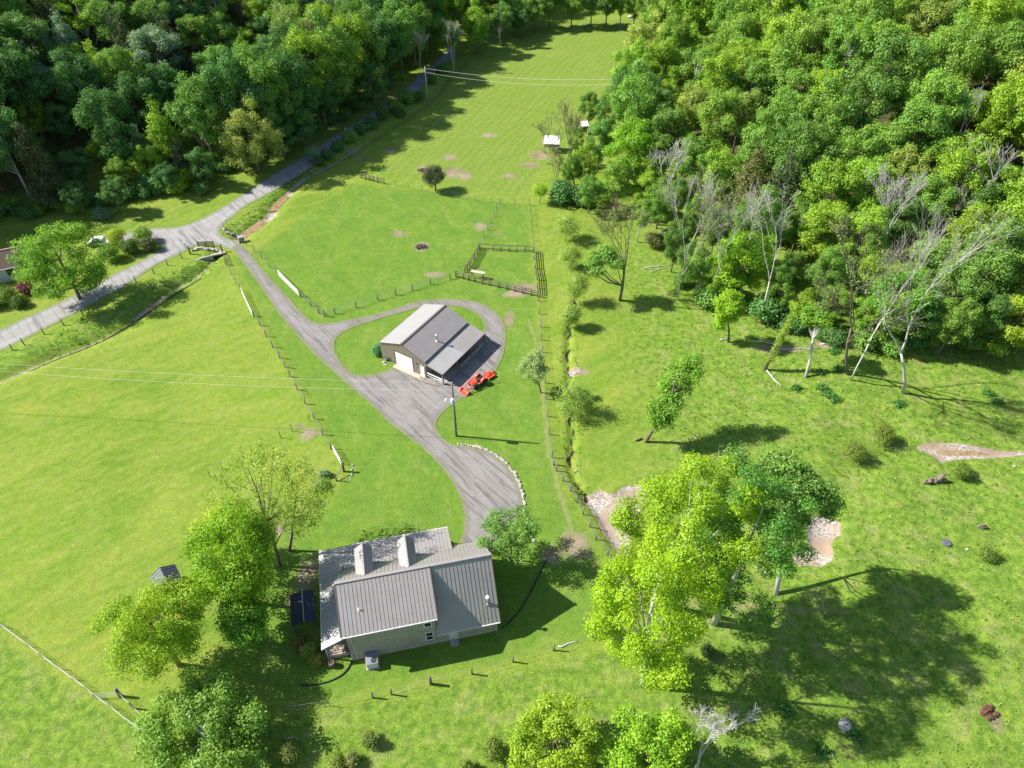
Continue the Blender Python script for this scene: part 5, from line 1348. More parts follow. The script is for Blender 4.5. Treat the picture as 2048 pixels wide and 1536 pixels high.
hero('leaning_tree', 'lone leafy tree leaning right in the middle of the rough pasture', (1345, 785), 9, 2.6, 5, (.10, .185, .022), 16000, .27, 20, seed=13, r0=.26, fill=.5,
     lobes=[(1325, 850, 4.5, 1.7), (1318, 815, 6.5, 2.0), (1350, 800, 7.5, 2.2), (1340, 765, 9, 2.0), (1365, 755, 10, 2.0), (1385, 725, 12, 1.7), (1395, 745, 11, 1.3), (1330, 835, 5.5, 1.4), (1335, 825, 6, 1.9), (1345, 782, 8.3, 2.0), (1310, 835, 5.5, 1.3), (1358, 740, 10.5, 1.3), (1372, 775, 9, 1.3)], base_px=(1290, 884), bark='bark')
hero('forked_tree', 'tall dark trunked tree with leafy lobe hanging left and thin crown above', (1255, 500), 11, 3, 5, (.098, .18, .03), 8500, .28, 20, seed=14, r0=.28, fill=.6,
     lobes=[(1188, 520, 8, 1.8), (1212, 510, 9, 2.0), (1232, 528, 8, 1.5), (1195, 545, 7, 1.4)], base_px=(1239, 601), bark='bark')
hero('slim_tree', 'bright green slender tree standing just outside the wooded slope', (1455, 620), 6.5, 2.3, 4.5, (.14, .235, .015), 12000, .28, 20, seed=15, base_px=(1457, 684), r0=.2)
hero('leafy_tree', 'big bright green tree directly behind the slender one at the wood edge', (1490, 520), 8.5, 4.6, 5, (.135, .23, .016), 20000, .32, 50, seed=16, br=.24, shell=.95)
hero('slim_tree', 'slender tree with small leafy crown lobe halfway up, on the right slope', (1635, 630), 9, 2.2, 2.2, (.095, .18, .02), 7000, .28, 12, seed=17, base_px=(1611, 756), r0=.24, bark='bark_pale')
hero('leafy_tree', 'dark dense maple on the right slope behind the leaning bare trunks', (1800, 600), 8, 5.0, 4.6, (.075, .17, .016), 22000, .32, 50, seed=18, br=.24, shell=.95, base_px=(1767, 706))
hero('leafy_tree', 'yellow-tinged tree at the right edge of the slope', (2030, 650), 6, 4.0, 4.5, (.14, .198, .018), 15000, .30, 44, seed=19, br=.22, shell=.95)
hero('leafy_tree', 'large green tree beside the pale lane, shading the road at left', (120, 520), 8, 6.6, 5.6, (.10, .185, .022), 28000, .30, 80, seed=20, br=.2, shell=.98, r0=.35)
hero('leafy_tree', 'wide olive-green tree standing forward of the dark left wood', (498, 268), 9, 7.0, 7.0, (.165, .195, .05), 26000, .32, 80, seed=21, br=.18, shell=.98, r0=.35)
hero('round_tree', 'rounded yellow-green tree with fine twigs at the bottom edge', (1110, 1478), 5, 4.3, 3.8, (.145, .21, .016), 24000, .24, 70, seed=22, br=.18, shell=.98, fill=.7)
hero('leafy_tree', 'bright green tree at the bottom edge beside the dead branches', (1300, 1510), 5, 4.0, 3.4, (.12, .215, .015), 18000, .25, 50, seed=23, br=.22, shell=.95)
hero('lone_cedar', 'round dark lone cedar at the edge of the hayfield', (868, 350), 3.6, 2.7, 2.9, C_, 14000, .20, 22, seed=24, br=.45, shell=.55, cat='cedar', bark='bark_dark', r0=.16)
hero('pale_tree', 'pale fine-leaved young tree by the fence right of the barn', (1062, 735), 5.5, 2.7, 3.6, (.16, .21, .085), 9000, .20, 26, seed=25, br=.26, fill=.8, base_px=(1083, 785), r0=.12, per=4)
hero('yellow_tree', 'pale yellow-green tree at the right edge of the hayfield, far up', (1300, 95), 10, 6.5, 8, (.185, .22, .05), 26000, .36, 80, seed=26, br=.18, shell=.98, fill=.6)
hero('leafy_tree', 'broad dark green tree at the wood edge beside the hayfield', (1265, 190), 9, 6.4, 7, (.065, .135, .03), 26000, .34, 60, seed=27, br=.22, shell=.98)
hero('leafy_tree', 'bright green rounded tree at the wood edge below the dark one', (1262, 300), 8, 5.0, 6, (.11, .21, .016), 20000, .32, 50, seed=28, br=.24, shell=.95)
# soft willowy shrubs along the ditch
for i, (x, y, h, R, lab) in enumerate([(1132, 455, 3, 2.7, 'feathery pale green willow at the top of the ditch'), (1140, 510, 3, 2.4, 'feathery willow second from the top along the ditch'),
        (1150, 570, 4, 2.6, 'taller feathery willow third down the ditch'), (1143, 630, 3, 1.8, 'thin young willow above the open ditch'), (1148, 800, 3, 2.9, 'feathery round willow beside the ditch below the pale young tree')]):
    hero('willow', lab, (x, y), h, R * 1.25, R * 1.15, (.15, .21, .045), 7000, .17, 24, seed=40 + i, br=.42, shell=.6, fill=.95, cat='willow', r0=.08, per=3, bark='bark')
# cedars and bushes in the pasture
for i, (x, y, h, R, c, lab) in enumerate([(1712, 902, 1.7, 1.75, (.085, .115, .02), 'left cedar bush of the pair above the brook'), (1770, 868, 1.8, 1.8, (.085, .115, .02), 'right cedar bush of the pair above the brook'),
        (1926, 938, 1.5, 1.5, (.09, .13, .02), 'cedar bush beside the old stump'), (1978, 1108, .9, 1.15, (.075, .12, .02), 'low dark bush right of the white stone'), (1418, 1302, .9, 1.1, (.06, .09, .02), 'low dark bush between the two tree shadows'),
        (738, 1478, 1.0, 1.0, (.085, .11, .025), 'small bush in rough grass under the lower fence'), (578, 1508, 1.2, 1.2, (.10, .12, .03), 'bush right of the big tree at the bottom left'),
        (672, 1522, .9, .9, (.09, .12, .02), 'left of two tiny bushes at the bottom edge'), (705, 1518, .8, .8, (.11, .12, .04), 'right of two tiny bushes at the bottom edge'), (985, 1500, 1.6, 1.6, (.085, .12, .02), 'cedar bush left of the rounded yellow-green tree'),
        (930, 1530, .8, .8, (.1, .14, .02), 'tiny bush at the bottom edge left of the cedar bush')]):
    hero('cedar_bush', lab, (x, y), h, R, R * .95, c, int(2600 * R), .15, 12, seed=60 + i, br=.5, shell=.5, cat='bush', bark='bark_dark', r0=.08, limbs=4, per=4)
# bushes by buildings and the lane
for i, (x, y, h, R, c, lab) in enumerate([(757, 700, .8, 1.15, (.05, .14, .06), 'dark green hydrangea-like bush at the left corner of the barn'), (232, 470, 2.0, 2.1, (.19, .23, .015), 'yellow-green bush topping the hedge by the lane'),
        (285, 468, 1.8, 2.0, (.13, .20, .03), 'light bush at the top right of the lane hedge'), (255, 492, 1.4, 2.0, (.05, .09, .02), 'dark middle bush of the lane hedge'), (298, 487, 1.2, 1.9, (.055, .075, .03), 'dark rounded bush at the right end of the lane hedge'),
        (215, 505, 1.6, 2.2, (.09, .16, .02), 'green bush at the left end of the lane hedge'), (50, 572, 1.3, 1.7, (.10, .03, .045), 'purple-leaved bush in front of the white house'),
        (12, 588, 1.4, 2.0, (.07, .12, .015), 'green bush under the windows of the white house'), (-20, 600, 1.4, 2.0, (.07, .12, .015), 'bush at the left edge below the white house'), (30, 605, 1.0, 1.6, (.05, .09, .015), 'dark low bush below the purple one'),
        (203, 428, 1.2, 1.8, (.09, .14, .09), 'silvery bush in the shaded meadow above the lane'), (100, 388, 2, 2.6, (.08, .13, .012), 'leafy bush alone at the foot of the left wood'),
        (618, 1300, .7, .9, (.13, .17, .03), 'light green bush left of the porch steps'), (632, 1322, .5, .6, (.16, .19, .03), 'small pale bush beside the barrel'), (600, 1285, .6, .8, (.12, .10, .03), 'brownish shrub at the corner of the low shelter'),
        (648, 948, .45, .55, (.14, .20, .10), 'upper small conifer seedling by the garden gate'), (642, 968, .45, .55, (.14, .20, .10), 'lower small conifer seedling by the garden gate'), (1080, 380, 3.0, 2.0, (.16, .24, .02), 'bright young tree where the paddock fence meets the wood'),
        (1310, 480, 1.6, 2.0, (.085, .095, .03), 'brownish thicket bush near the forked tree'), (625, 305, 2.2, 1.8, (.09, .16, .08), 'pale shrub overhanging the shaded lane')]):
    hero('bush', lab, (x, y), h, R, R * .8, c, int(2200 * R) + 500, .2, 13, seed=80 + i, br=.5, shell=.55, cat='bush', bark='bark_dark', r0=.07, limbs=5, per=4)

# ---- individual bare trees (base, top, label)
def bare(label, base, top, r0=.2, spread=.55, depth=6, seed=0, mat='bark_pale', first=.4, leaf=0, name='bare_tree'):
    B = gp(*base); best = (1e9, 10)
    for h in np.arange(3, 30, .25):
        e = abs(proj(B + np.array([0, 0, h]))[1] - top[1])
        if e < best[0]: best = (e, h)
    h = best[1]; tx = gp(top[0], top[1], h)[0] - B[0]
    tx = float(np.clip((top[0] - proj(B + np.array([0, 0, h]))[0]) / (FPX / (np.linalg.norm(B - (0, 0, CH)) - h * .6)), -.6 * h, .6 * h))
    rng = np.random.RandomState(900 + seed)
    tm, bm_ = bare_mesh('branches', rng, h, spread, (tx, 0), depth, r0, mat, first, .55)
    root = empty(name, tuple(B), 0, label, 'bare tree'); link_mesh('trunk', tm, root); link_mesh('branches', bm_, root)
    if leaf:
        v = np.array([w.co for w in bm_.vertices]); v = v[v[:, 2] > h * .45]; idx = rng.randint(len(v), size=60)
        me = crown_mesh('crown', rng, v[idx], np.full((60, 3), .7), leaf, .24, fill=1.0, per=4); o = link_mesh('crown', me, root); o.color = (.26, .34, .09, 1)
    TREES.append(dict(root=root, kind='hero', col=None, p=tuple(B), s=1, px=top[0], py=(top[1] + base[1]) / 2, label=label, group=None, R=2.2))
for a in [('leafless tree with a little foliage at the top, right behind the hanging leafy lobe', (1240, 600), (1268, 405), .22, .5, 6, 1, 'bark', .5, 1500),
          ('tall thin pale trunk left of two others at the wood edge', (1357, 600), (1378, 340), .16, .4, 6, 2, 'bark_pale', .5, 900),
          ('thin bare tree, middle of three slender trunks at the wood edge', (1391, 600), (1405, 360), .15, .45, 6, 3, 'bark', .45, 700),
          ('bare tree forking to the right at the wood edge, right of three slender trunks', (1413, 608), (1485, 395), .15, .45, 5, 4, 'bark_pale', .45, 0),
          ('white many-branched bare tree on the slope above the vine covered trunk', (1523, 643), (1548, 380), .24, .6, 6, 5, 'bark_pale', .48, 0),
          ('multi-stemmed bare tree left of the brown cedar at the wood edge', (1316, 450), (1330, 285), .18, .45, 6, 6, 'bark_pale', .25, 0),
          ('dark forked bare tree standing just left of the leaning pale trunk', (1697, 749), (1712, 400), .32, .5, 6, 7, 'bark', .45, 600),
          ('slender pale trunk leaning right in front of the dark maple', (1702, 760), (1815, 420), .26, .35, 6, 8, 'bark_pale', .55, 0),
          ('thickest leaning bare tree on the right slope with pale splintered crown', (1806, 786), (1940, 400), .46, .42, 6, 9, 'bark_pale', .5, 1500),
          ('dead bare tree inside the wood behind the leaning trunks', (1760, 560), (1800, 340), .22, .6, 6, 10, 'bark_pale', .35, 0),
          ('large spreading bare tree near the right edge of the wood', (1985, 480), (2015, 280), .4, .65, 6, 11, 'bark_pale', .3, 500),
          ('bare tree with twisted branches left of the large spreading one', (1945, 500), (1950, 350), .2, .7, 6, 12, 'bark_pale', .35, 0),
          ('bare grey tree overhanging the white field shelter', (1150, 385), (1132, 205), .2, .5, 6, 13, 'bark', .35, 400),
          ('small bare tree beside the one over the field shelter', (1120, 400), (1098, 285), .13, .5, 5, 14, 'bark', .4, 300),
          ('bleached bare tree among green crowns, upper right of the wood', (1905, 330), (1940, 165), .2, .6, 6, 15, 'bark_pale', .35, 300),
          ('grey bare twiggy tree near the top right corner', (1905, 130), (1925, 25), .18, .6, 6, 16, 'bark_pale', .35, 300),
          ('pale leaning trunk in the shade at the right edge of the slope', (1968, 640), (2030, 470), .2, .4, 5, 17, 'bark_pale', .6, 0),
          ('bare tree beneath the top edge, left wood, left of the cedars', (190, 90), (200, 0), .16, .6, 6, 18, 'bark_pale', .35, 0),
          ('bare tree in the left wood above the pointed dark cedar', (322, 75), (328, 12), .15, .7, 6, 19, 'bark_pale', .35, 0),
          ('fan-shaped bare tree at the top of the left wood, first of three', (368, 60), (365, -30), .16, .5, 6, 20, 'bark', .3, 0),
          ('fan-shaped bare tree at the top of the left wood, middle of three', (425, 62), (425, -20), .16, .5, 6, 21, 'bark', .3, 0),
          ('fan-shaped bare tree at the top of the left wood, last of three', (485, 60), (480, -20), .16, .5, 6, 22, 'bark', .3, 0),
          ('pale dead stems at the far left of the left wood', (12, 115), (8, 70), .13, .5, 5, 23, 'bark_pale', .4, 0),
          ('slim bare tree at the wood edge by the far power pole', (835, 165), (828, 55), .15, .35, 6, 24, 'bark_pale', .5, 500),
          ('second slim bare tree along the wood edge above the hayfield', (906, 150), (898, 40), .16, .4, 6, 25, 'bark_pale', .45, 500)]:
    bare(a[0], a[1], a[2], *a[3:9], leaf=a[9]) if False else bare(a[0], a[1], a[2], r0=a[3], spread=a[4], depth=a[5], seed=a[6], mat=a[7], first=a[8], leaf=a[9])
# dead silvery tree at the bottom edge and the vine covered trunk
tm, bm_ = bare_mesh('branches', np.random.RandomState(31), 9.0, .7, (1.6, 1.5), 7, .12, 'bark_white', .24, .45, .009)
B = gp(1385, 1545); rt = empty('dead_tree', tuple(B), 0, 'dead silvery tree with fan of fine bare twigs at the bottom edge', 'bare tree'); link_mesh('trunk', tm, rt); link_mesh('branches', bm_, rt)
B = gp(1530, 739); rt = empty('vine_covered_trunk', tuple(B), 0, 'trunk wrapped in bright green vine on the right slope', 'tree')
pts = [np.array([0, 0, -.2]), np.array([.4, .1, 4]), np.array([1.1, .2, 8]), np.array([1.9, .3, 12.5])]
me = MB().tube(pts, [.26, .22, .17, .06], 8).mesh('trunk', True); me.materials.append(M['bark']); link_mesh('trunk', me, rt)
cc = np.array([pts[0] + (pts[3] - pts[0]) * t + np.array([0, 0, 0]) for t in np.linspace(.18, .97, 22)]); me = crown_mesh('vine', np.random.RandomState(8), cc, np.full((22, 3), .42), 3200, .2, fill=.6); o = link_mesh('vine', me, rt); o.color = (.28, .42, .04, 1)
TREES.append(dict(root=rt, kind='hero', col=None, p=tuple(B), s=1, px=1545, py=680, label='x', group=None, R=1))

# ---- forest: trees picked out of the photograph one by one: x, y of crown centre, width, kind, colour
PICK = [(90,92,30,'conic',B_),(130,76,40,'conic',B_),(218,272,48,'conic',B_),(281,288,34,'conic',B_),(396,238,36,'conic',B_),(345,100,52,'cedar',C_),(255,98,50,'cedar',C_),(215,178,34,'cedar',C_),(92,30,44,'cedar',C_),(258,35,36,'conic',G_),
 (145,128,60,'broad',Y_),(194,140,44,'conic',Y_),(256,148,66,'broad',Y_),(290,95,46,'broad',Y_),(221,214,42,'broad',Y_),(62,226,56,'broad',Y_),(322,262,56,'conic',Y_),(198,306,30,'broad',Y_),(290,322,58,'broad',Y_),(402,326,60,'broad',D_),
 (20,160,56,'broad',Y_),(82,160,56,'broad',B_),(30,25,60,'broad',G_),(432,146,84,'broad',G_),(395,178,56,'broad',Y_),(388,64,64,'broad',G_),(444,70,60,'broad',G_),(498,92,64,'broad',Y_),(512,22,56,'broad',Y_),(580,72,70,'broad',Y_),
 (560,205,70,'loose',O_),(620,130,80,'broad',G_),(640,40,70,'broad',Y_),(700,75,84,'broad',Y_),(770,90,80,'broad',Y_),(720,30,66,'broad',Y_),(745,160,70,'broad',D_),(690,150,80,'broad',D_),(640,190,80,'broad',D_),(600,240,70,'broad',D_),(850,60,70,'broad',G_),
 (868,30,60,'broad',Y_),(900,70,60,'loose',Y_),(950,45,66,'broad',Y_),(1000,30,60,'loose',G_),(180,225,50,'broad',D_),(120,240,56,'broad',D_),(50,280,60,'broad',D_),(150,330,60,'broad',D_),(90,330,50,'broad',D_),(240,345,50,'broad',G_),(330,350,50,'broad',D_),
 (150,390,46,'broad',D_),(225,385,40,'broad',D_),(345,200,60,'broad',D_),(310,200,50,'broad',O_),(540,160,70,'broad',G_),(465,210,50,'broad',D_),(400,375,40,'shrub',D_),(560,270,60,'broad',D_),
 # right-hand wood
 (1400,40,90,'broad',Y_),(1460,60,80,'broad',G_),(1530,35,90,'broad',Y_),(1560,90,80,'broad',Y_),(1370,105,70,'broad',Y_),(1420,120,70,'loose',G_),(1480,130,70,'broad',G_),(1330,150,80,'broad',Y_),(1410,115,50,'broad',Y_),(1500,180,80,'broad',G_),
 (1655,40,90,'broad',G_),(1640,95,90,'broad',G_),(1740,30,80,'broad',Y_),(1770,60,80,'broad',Y_),(1820,45,70,'broad',Y_),(1720,110,90,'broad',Y_),(1770,105,80,'broad',Y_),(1690,140,60,'broad',Y_),(1830,140,90,'broad',G_),(1760,175,110,'broad',D_),(1900,110,80,'broad',G_),
 (1960,80,90,'broad',Y_),(2020,60,80,'broad',Y_),(2030,130,70,'broad',Y_),(1880,160,90,'broad',G_),(1650,190,90,'broad',Y_),(1590,200,80,'broad',G_),(1560,150,70,'conic',G_),(1430,190,80,'broad',Y_),(1390,220,80,'broad',O_),(1480,240,80,'broad',O_),
 (1560,250,90,'broad',G_),(1430,270,90,'broad',G_),(1340,270,90,'broad',D_),(1330,210,60,'broad',Y_),(1640,270,100,'broad',G_),(1720,230,100,'broad',D_),(1880,215,70,'broad',Y_),(1850,260,110,'broad',G_),(1940,220,70,'broad',Y_),(2020,240,90,'broad',Y_),
 (1770,300,90,'broad',G_),(1700,330,90,'broad',G_),(1600,330,110,'broad',D_),(1510,310,90,'broad',G_),(1440,350,90,'broad',Y_),(1380,330,80,'broad',G_),(1560,390,80,'cedar',C_),(1500,375,80,'cedar',(.075,.085,.03)),(1650,400,110,'broad',Y_),(1720,400,100,'broad',Y_),
 (1830,290,100,'broad',G_),(1900,310,80,'broad',Y_),(1910,370,100,'broad',Y_),(1850,420,90,'broad',G_),(1800,450,80,'broad',D_),(1960,420,80,'broad',D_),(2020,430,100,'broad',Y_),(2040,350,70,'loose',Y_),(1960,560,110,'broad',D_),(1900,600,100,'broad',D_),(2020,560,110,'broad',G_),
 (1640,480,100,'broad',Y_),(1720,500,100,'broad',Y_),(1600,450,80,'broad',G_),(1560,470,70,'loose',D_),(1580,540,60,'broad',D_),(1650,560,80,'broad',G_),(1730,570,70,'broad',Y_),(1400,430,70,'broad',D_),(1430,470,70,'broad',D_),(1380,520,60,'broad',D_),(1360,400,60,'broad',G_),
 (1290,390,60,'broad',Y_),(1230,370,70,'broad',G_),(1170,330,66,'broad',Y_),(1200,290,70,'broad',D_),(1180,385,60,'broad',G_),(1140,340,50,'broad',G_),(1215,235,60,'broad',D_),(1180,215,50,'broad',D_),(1150,290,40,'loose',G_),(1310,340,60,'broad',G_),
 (1070,12,50,'broad',G_),(1185,3,50,'broad',D_),(1245,4,50,'loose',G_),(1040,40,40,'broad',D_),(1290,20,50,'loose',G_),(1100,8,50,'broad',D_),(1145,5,50,'broad',G_),(1215,6,50,'broad',D_),(1272,5,50,'broad',G_),(1030,20,50,'broad',G_),
 (1350,500,66,'broad',D_),(1400,545,60,'broad',G_),(1435,560,60,'broad',Y_),(1555,590,66,'broad',G_),(1600,610,60,'loose',Y_),(1665,615,66,'broad',G_),(1735,635,60,'broad',Y_),(1850,640,80,'broad',D_),(1905,655,80,'broad',G_),(1965,640,80,'broad',D_),(1320,410,66,'broad',G_),(1280,440,50,'loose',G_)]
placed = [t['p'] for t in TREES if t['kind'] == 'hero' and t['R'] > 3]
def near_any(x, y, d): return any((x - a) ** 2 + (y - b) ** 2 < d * d for a, b, *_ in placed)
for (x, y, w, kind, c) in PICK:
    hc = {'broad': 8.6, 'loose': 8.8, 'conic': 7.0, 'cedar': 6, 'shrub': 1.3}[kind]
    p = gp(x, y, hc); dist = math.dist(p, (0, 0, CH)) - 4
    R0 = {'broad': 5.3, 'loose': 5.2, 'conic': 3.1, 'cedar': 2.9, 'shrub': 2.4}[kind]
    s = float(np.clip(w / 2 * dist / FPX / R0, .55, 1.5)); p = gp(x, y, hc * s)
    if near_any(p[0], p[1], 2.0): continue
    put_tree(kind, p[0], p[1], s, c, sx=rngt.uniform(.95, 1.1)); placed.append(tuple(p))
n_pick = len(TREES)
# tall trees on the hill foot west of the frame and along its left edge: they shade the meadow
for i, (x, y, s, c) in enumerate([(-112,128,1.7,D_),(-118,138,1.8,G_),(-108,142,1.6,D_),(-122,120,1.8,G_),(-128,148,1.9,D_),(-116,152,1.8,Y_),(-104,152,1.5,D_),(-130,130,1.8,G_),(-136,112,1.8,D_),(-140,140,1.9,G_),(-95,158,1.35,D_),(-88,164,1.3,G_),(-126,108,1.6,G_),(-80,166,1.15,D_)]):
    put_tree('broad', x, y, s, c, sx=.85); placed.append((x, y, 0))
for px in range(436, 930, 34):
    py = float(np.interp(px, *zip(*[(380, 372), (440, 342), (520, 322), (600, 285), (700, 228), (770, 188), (832, 150), (880, 110), (930, 62)]))) - 3
    p = gp(px, py); rd = seg_dist(np.array([p[0]]), np.array([p[1]]), G([(330,505),(420,450),(520,375),(640,300),(760,222),(840,160),(900,100)]))[0]
    if rd < 4: p = p + np.array([-(4.5 - rd), .3 * (4.5 - rd), 0])
    put_tree('broad', p[0], p[1], rngt.uniform(1.45, 1.8), (D_, G_, G_, Y_)[rngt.randint(4)], sx=.8); placed.append(tuple(p))
# ---- fill the rest of both woods
EDGE_L = [(-400, 520), (0, 440), (60, 436), (120, 428), (200, 418), (300, 398), (380, 376), (440, 342), (520, 322), (600, 285), (700, 228), (770, 188), (832, 150), (880, 110), (930, 62), (1000, 30), (1060, 5), (1290, -60), (1400, -80)]
EDGE_R = [(1090, 396), (1120, 402), (1230, 410), (1300, 440), (1330, 490), (1345, 560), (1420, 605), (1520, 640), (1600, 668), (1700, 702), (1800, 705), (1900, 698), (2048, 690), (2500, 670)]
FLD_R = [(1345, -120), (1330, 30), (1310, 90), (1285, 160), (1250, 230), (1200, 270), (1150, 320), (1105, 396)]
def ok_left(px, py): return py < np.interp(px, [a for a, _ in EDGE_L], [b for _, b in EDGE_L]) and px < 1330
def ok_right(px, py):
    if px < 1090: return False
    if py < 396: return px > np.interp(py, [b for _, b in FLD_R], [a for a, _ in FLD_R])
    return py < np.interp(px, [a for a, _ in EDGE_R], [b for _, b in EDGE_R])
cand = []
rf = np.random.RandomState(21)
road_pts = G([(-160,735),(0,690),(200,590),(330,505),(420,450),(520,375),(640,300),(760,222),(840,160),(900,100)])
XS = rf.uniform(-230, 260, 30000); YS = rf.uniform(60, 420, 30000)
ZS = hmap(XS, YS); PX, PY = proj(np.stack([XS, YS, ZS], -1)); RD = seg_dist(XS, YS, road_pts)
for x, y, z, px, py, rd in zip(XS, YS, ZS, PX, PY, RD):
    if not (-260 < px < 2330 and -190 < py < 760) or rd < 4.6: continue
    if px < 1200 and ok_left(px, py): sd = 'left'
    elif ok_right(px, py): sd = 'right'
    elif px >= 1200 and py < -10: sd = 'far'
    else: continue
    dmin = (4.3 + .008 * math.hypot(x, y)) if sd == 'left' else (5.6 + .010 * math.hypot(x, y))
    if sd == 'left' and rd < 26 and px > 480: dmin = 4.6
    if near_any(x, y, dmin): continue
    near_l = px > 500 and sd == 'left' and rd < 26; placed.append((x, y, z)); cand.append((x, y, z, px, py, sd))
def visible(px, py): return -60 < px < 2108 and py - 120 < 1536 and py > -60
palL = [(G_, .3), (D_, .36), (Y_, .2), (O_, .08), (B_, .06)]; palR = [(Y_, .42), (G_, .44), (D_, .08), (O_, .06)]
far_pts = []
cand = cand
rank = sorted(cand, key=lambda c: math.hypot(c[0], c[1], c[2] - CH))
n_ind = 0
N_BROAD = sum(1 for t in TREES if t['kind'] in ('broad', 'loose'))
for x, y, z, px, py, sd in rank:
    pal = palL if sd == 'left' else palR
    c = pal[rf.choice(len(pal), p=np.array([q for _, q in pal]) / sum(q for _, q in pal))][0]
    u = rf.rand(); kind = 'broad' if u < .74 else 'loose' if u < .88 else 'bare' if u < .92 else 'conic' if u < .965 else 'cedar'
    if kind == 'cedar': c = C_
    if kind == 'conic' and sd == 'right': kind = 'broad'
    s = rf.uniform(.75, 1.2) if kind != 'bare' else rf.uniform(.7, 1.0)
    if sd == 'right': s *= 1.12
    ed = np.interp(px, [a for a, _ in EDGE_L], [b for _, b in EDGE_L]) - py
    if sd == 'left' and (px > 480 and ed < 60 or px < 330 and ed < 60): s = rf.uniform(1.4, 1.75) if px < 600 else rf.uniform(1.6, 2.1)
    if not visible(px, py) or (kind in ('broad', 'loose') and N_BROAD >= 292): far_pts.append((x, y, z, s, rf.randint(8), c)); continue
    if kind in ('broad', 'loose'): N_BROAD += 1
    kb = 2 if kind == 'bare' and sd == 'left' else None
    put_tree(kind, x, y, s, c, k=kb, sx=rf.uniform(.95, 1.2) / (1 if s < 1.3 else s / 1.15)); n_ind += 1
# understory bushes along the wood edges
for E_, n, rngx in ((EDGE_L, 34, (-60, 900)), (EDGE_R, 20, (1100, 2100))):
    for k in range(n):
        px = rngx[0] + (rngx[1] - rngx[0]) * (k + rf.rand() * .7) / n; py = np.interp(px, [a for a, _ in E_], [b for _, b in E_]) - rf.uniform(-4, 14)
        p = gp(px, py)
        if seg_dist(np.array([p[0]]), np.array([p[1]]), road_pts)[0] < 4.2: continue
        put_tree('shrub', p[0], p[1], rf.uniform(.8, 1.7), (D_, G_, Y_)[rf.choice(3, p=[.5, .35, .15])])
# shaded bushes between lane and creek further up
for (px, py, s) in [(655,318,.8),(675,300,.9),(700,284,1.0),(722,268,.9),(742,255,1.1),(765,238,1.0),(790,222,1.1),(812,205,1.2),(640,330,.7),(865,165,.9),(880,150,1.0),(890,140,.8),(800,232,.8),(835,200,1.0)]:
    p = gp(px, py); put_tree('shrub', p[0], p[1], s, D_ if rf.rand() < .6 else G_)
open('/tmp/trees.log', 'w').write(repr(('TREES', len(TREES), 'picked', n_pick, 'individual fill', n_ind, 'far', len(far_pts), 'broad', N_BROAD)))
# ---- the remaining, outlying trees as one mass, instanced on points
def far_woods():
    me = bpy.data.meshes.new('distant_woods'); me.vertices.add(len(far_pts)); me.vertices.foreach_set('co', np.array([p[:3] for p in far_pts], np.float32).ravel())
    for nme, i, tp in (('sc', 3, 'FLOAT'), ('idx', 4, 'INT')):
        a = me.attributes.new(nme, tp, 'POINT'); a.data.foreach_set('value', np.array([p[i] for p in far_pts], np.float32 if tp == 'FLOAT' else np.int32))
    a = me.attributes.new('rot', 'FLOAT', 'POINT'); a.data.foreach_set('value', np.array(np.random.RandomState(4).rand(len(far_pts)) * 6.28, np.float32))
    a = me.attributes.new('wood_colour', 'FLOAT_COLOR', 'POINT'); a.data.foreach_set('color', np.array([[LB * q for q in p[5]] + [1] for p in far_pts], np.float32).ravel())
    lm = M['leaf']
    ng = bpy.data.node_groups.new('distant_woods', 'GeometryNodeTree')
    ng.interface.new_socket('Geometry', in_out='INPUT', socket_type='NodeSocketGeometry'); ng.interface.new_socket('Geometry', in_out='OUTPUT', socket_type='NodeSocketGeometry')
    N = ng.nodes; L = ng.links; gi = N.new('NodeGroupInput'); go = N.new('NodeGroupOutput')
    m2p = N.new('GeometryNodeMeshToPoints'); L.new(gi.outputs[0], m2p.inputs[0])
    js = N.new('GeometryNodeJoinGeometry')
    def at_(n, t='FLOAT'):
        a = N.new('GeometryNodeInputNamedAttribute'); a.data_type = t; a.inputs[0].default_value = n; return a.outputs[0]
    for k in range(8):
        tm, cm = PROTO[('broad', k)]
        both = bpy.data.objects.new('far_tree_shape', cm)       # source shape only, not linked to the scene
        oi2 = N.new('GeometryNodeObjectInfo'); oi2.inputs['Object'].default_value = both; oi2.inputs['As Instance'].default_value = True
        cmp_ = N.new('FunctionNodeCompare'); cmp_.data_type = 'INT'; cmp_.operation = 'EQUAL'; L.new(at_('idx', 'INT'), cmp_.inputs[2]); cmp_.inputs[3].default_value = k
        ip = N.new('GeometryNodeInstanceOnPoints'); L.new(m2p.outputs[0], ip.inputs['Points']); L.new(oi2.outputs['Geometry'], ip.inputs['Instance']); L.new(cmp_.outputs[0], ip.inputs['Selection'])
        cx = N.new('ShaderNodeCombineXYZ'); L.new(at_('rot'), cx.inputs[2]); L.new(cx.outputs[0], ip.inputs['Rotation']); L.new(at_('sc'), ip.inputs['Scale'])
        L.new(ip.outputs[0], js.inputs[0])
    L.new(js.outputs[0], go.inputs[0])
    o = link_mesh('distant_woods', me, None, lm); md = o.modifiers.new('woods', 'NODES'); md.node_group = ng
    prop(o, 'outlying crowns of the woods too many to count', 'woods', None, 'stuff')
far_woods()
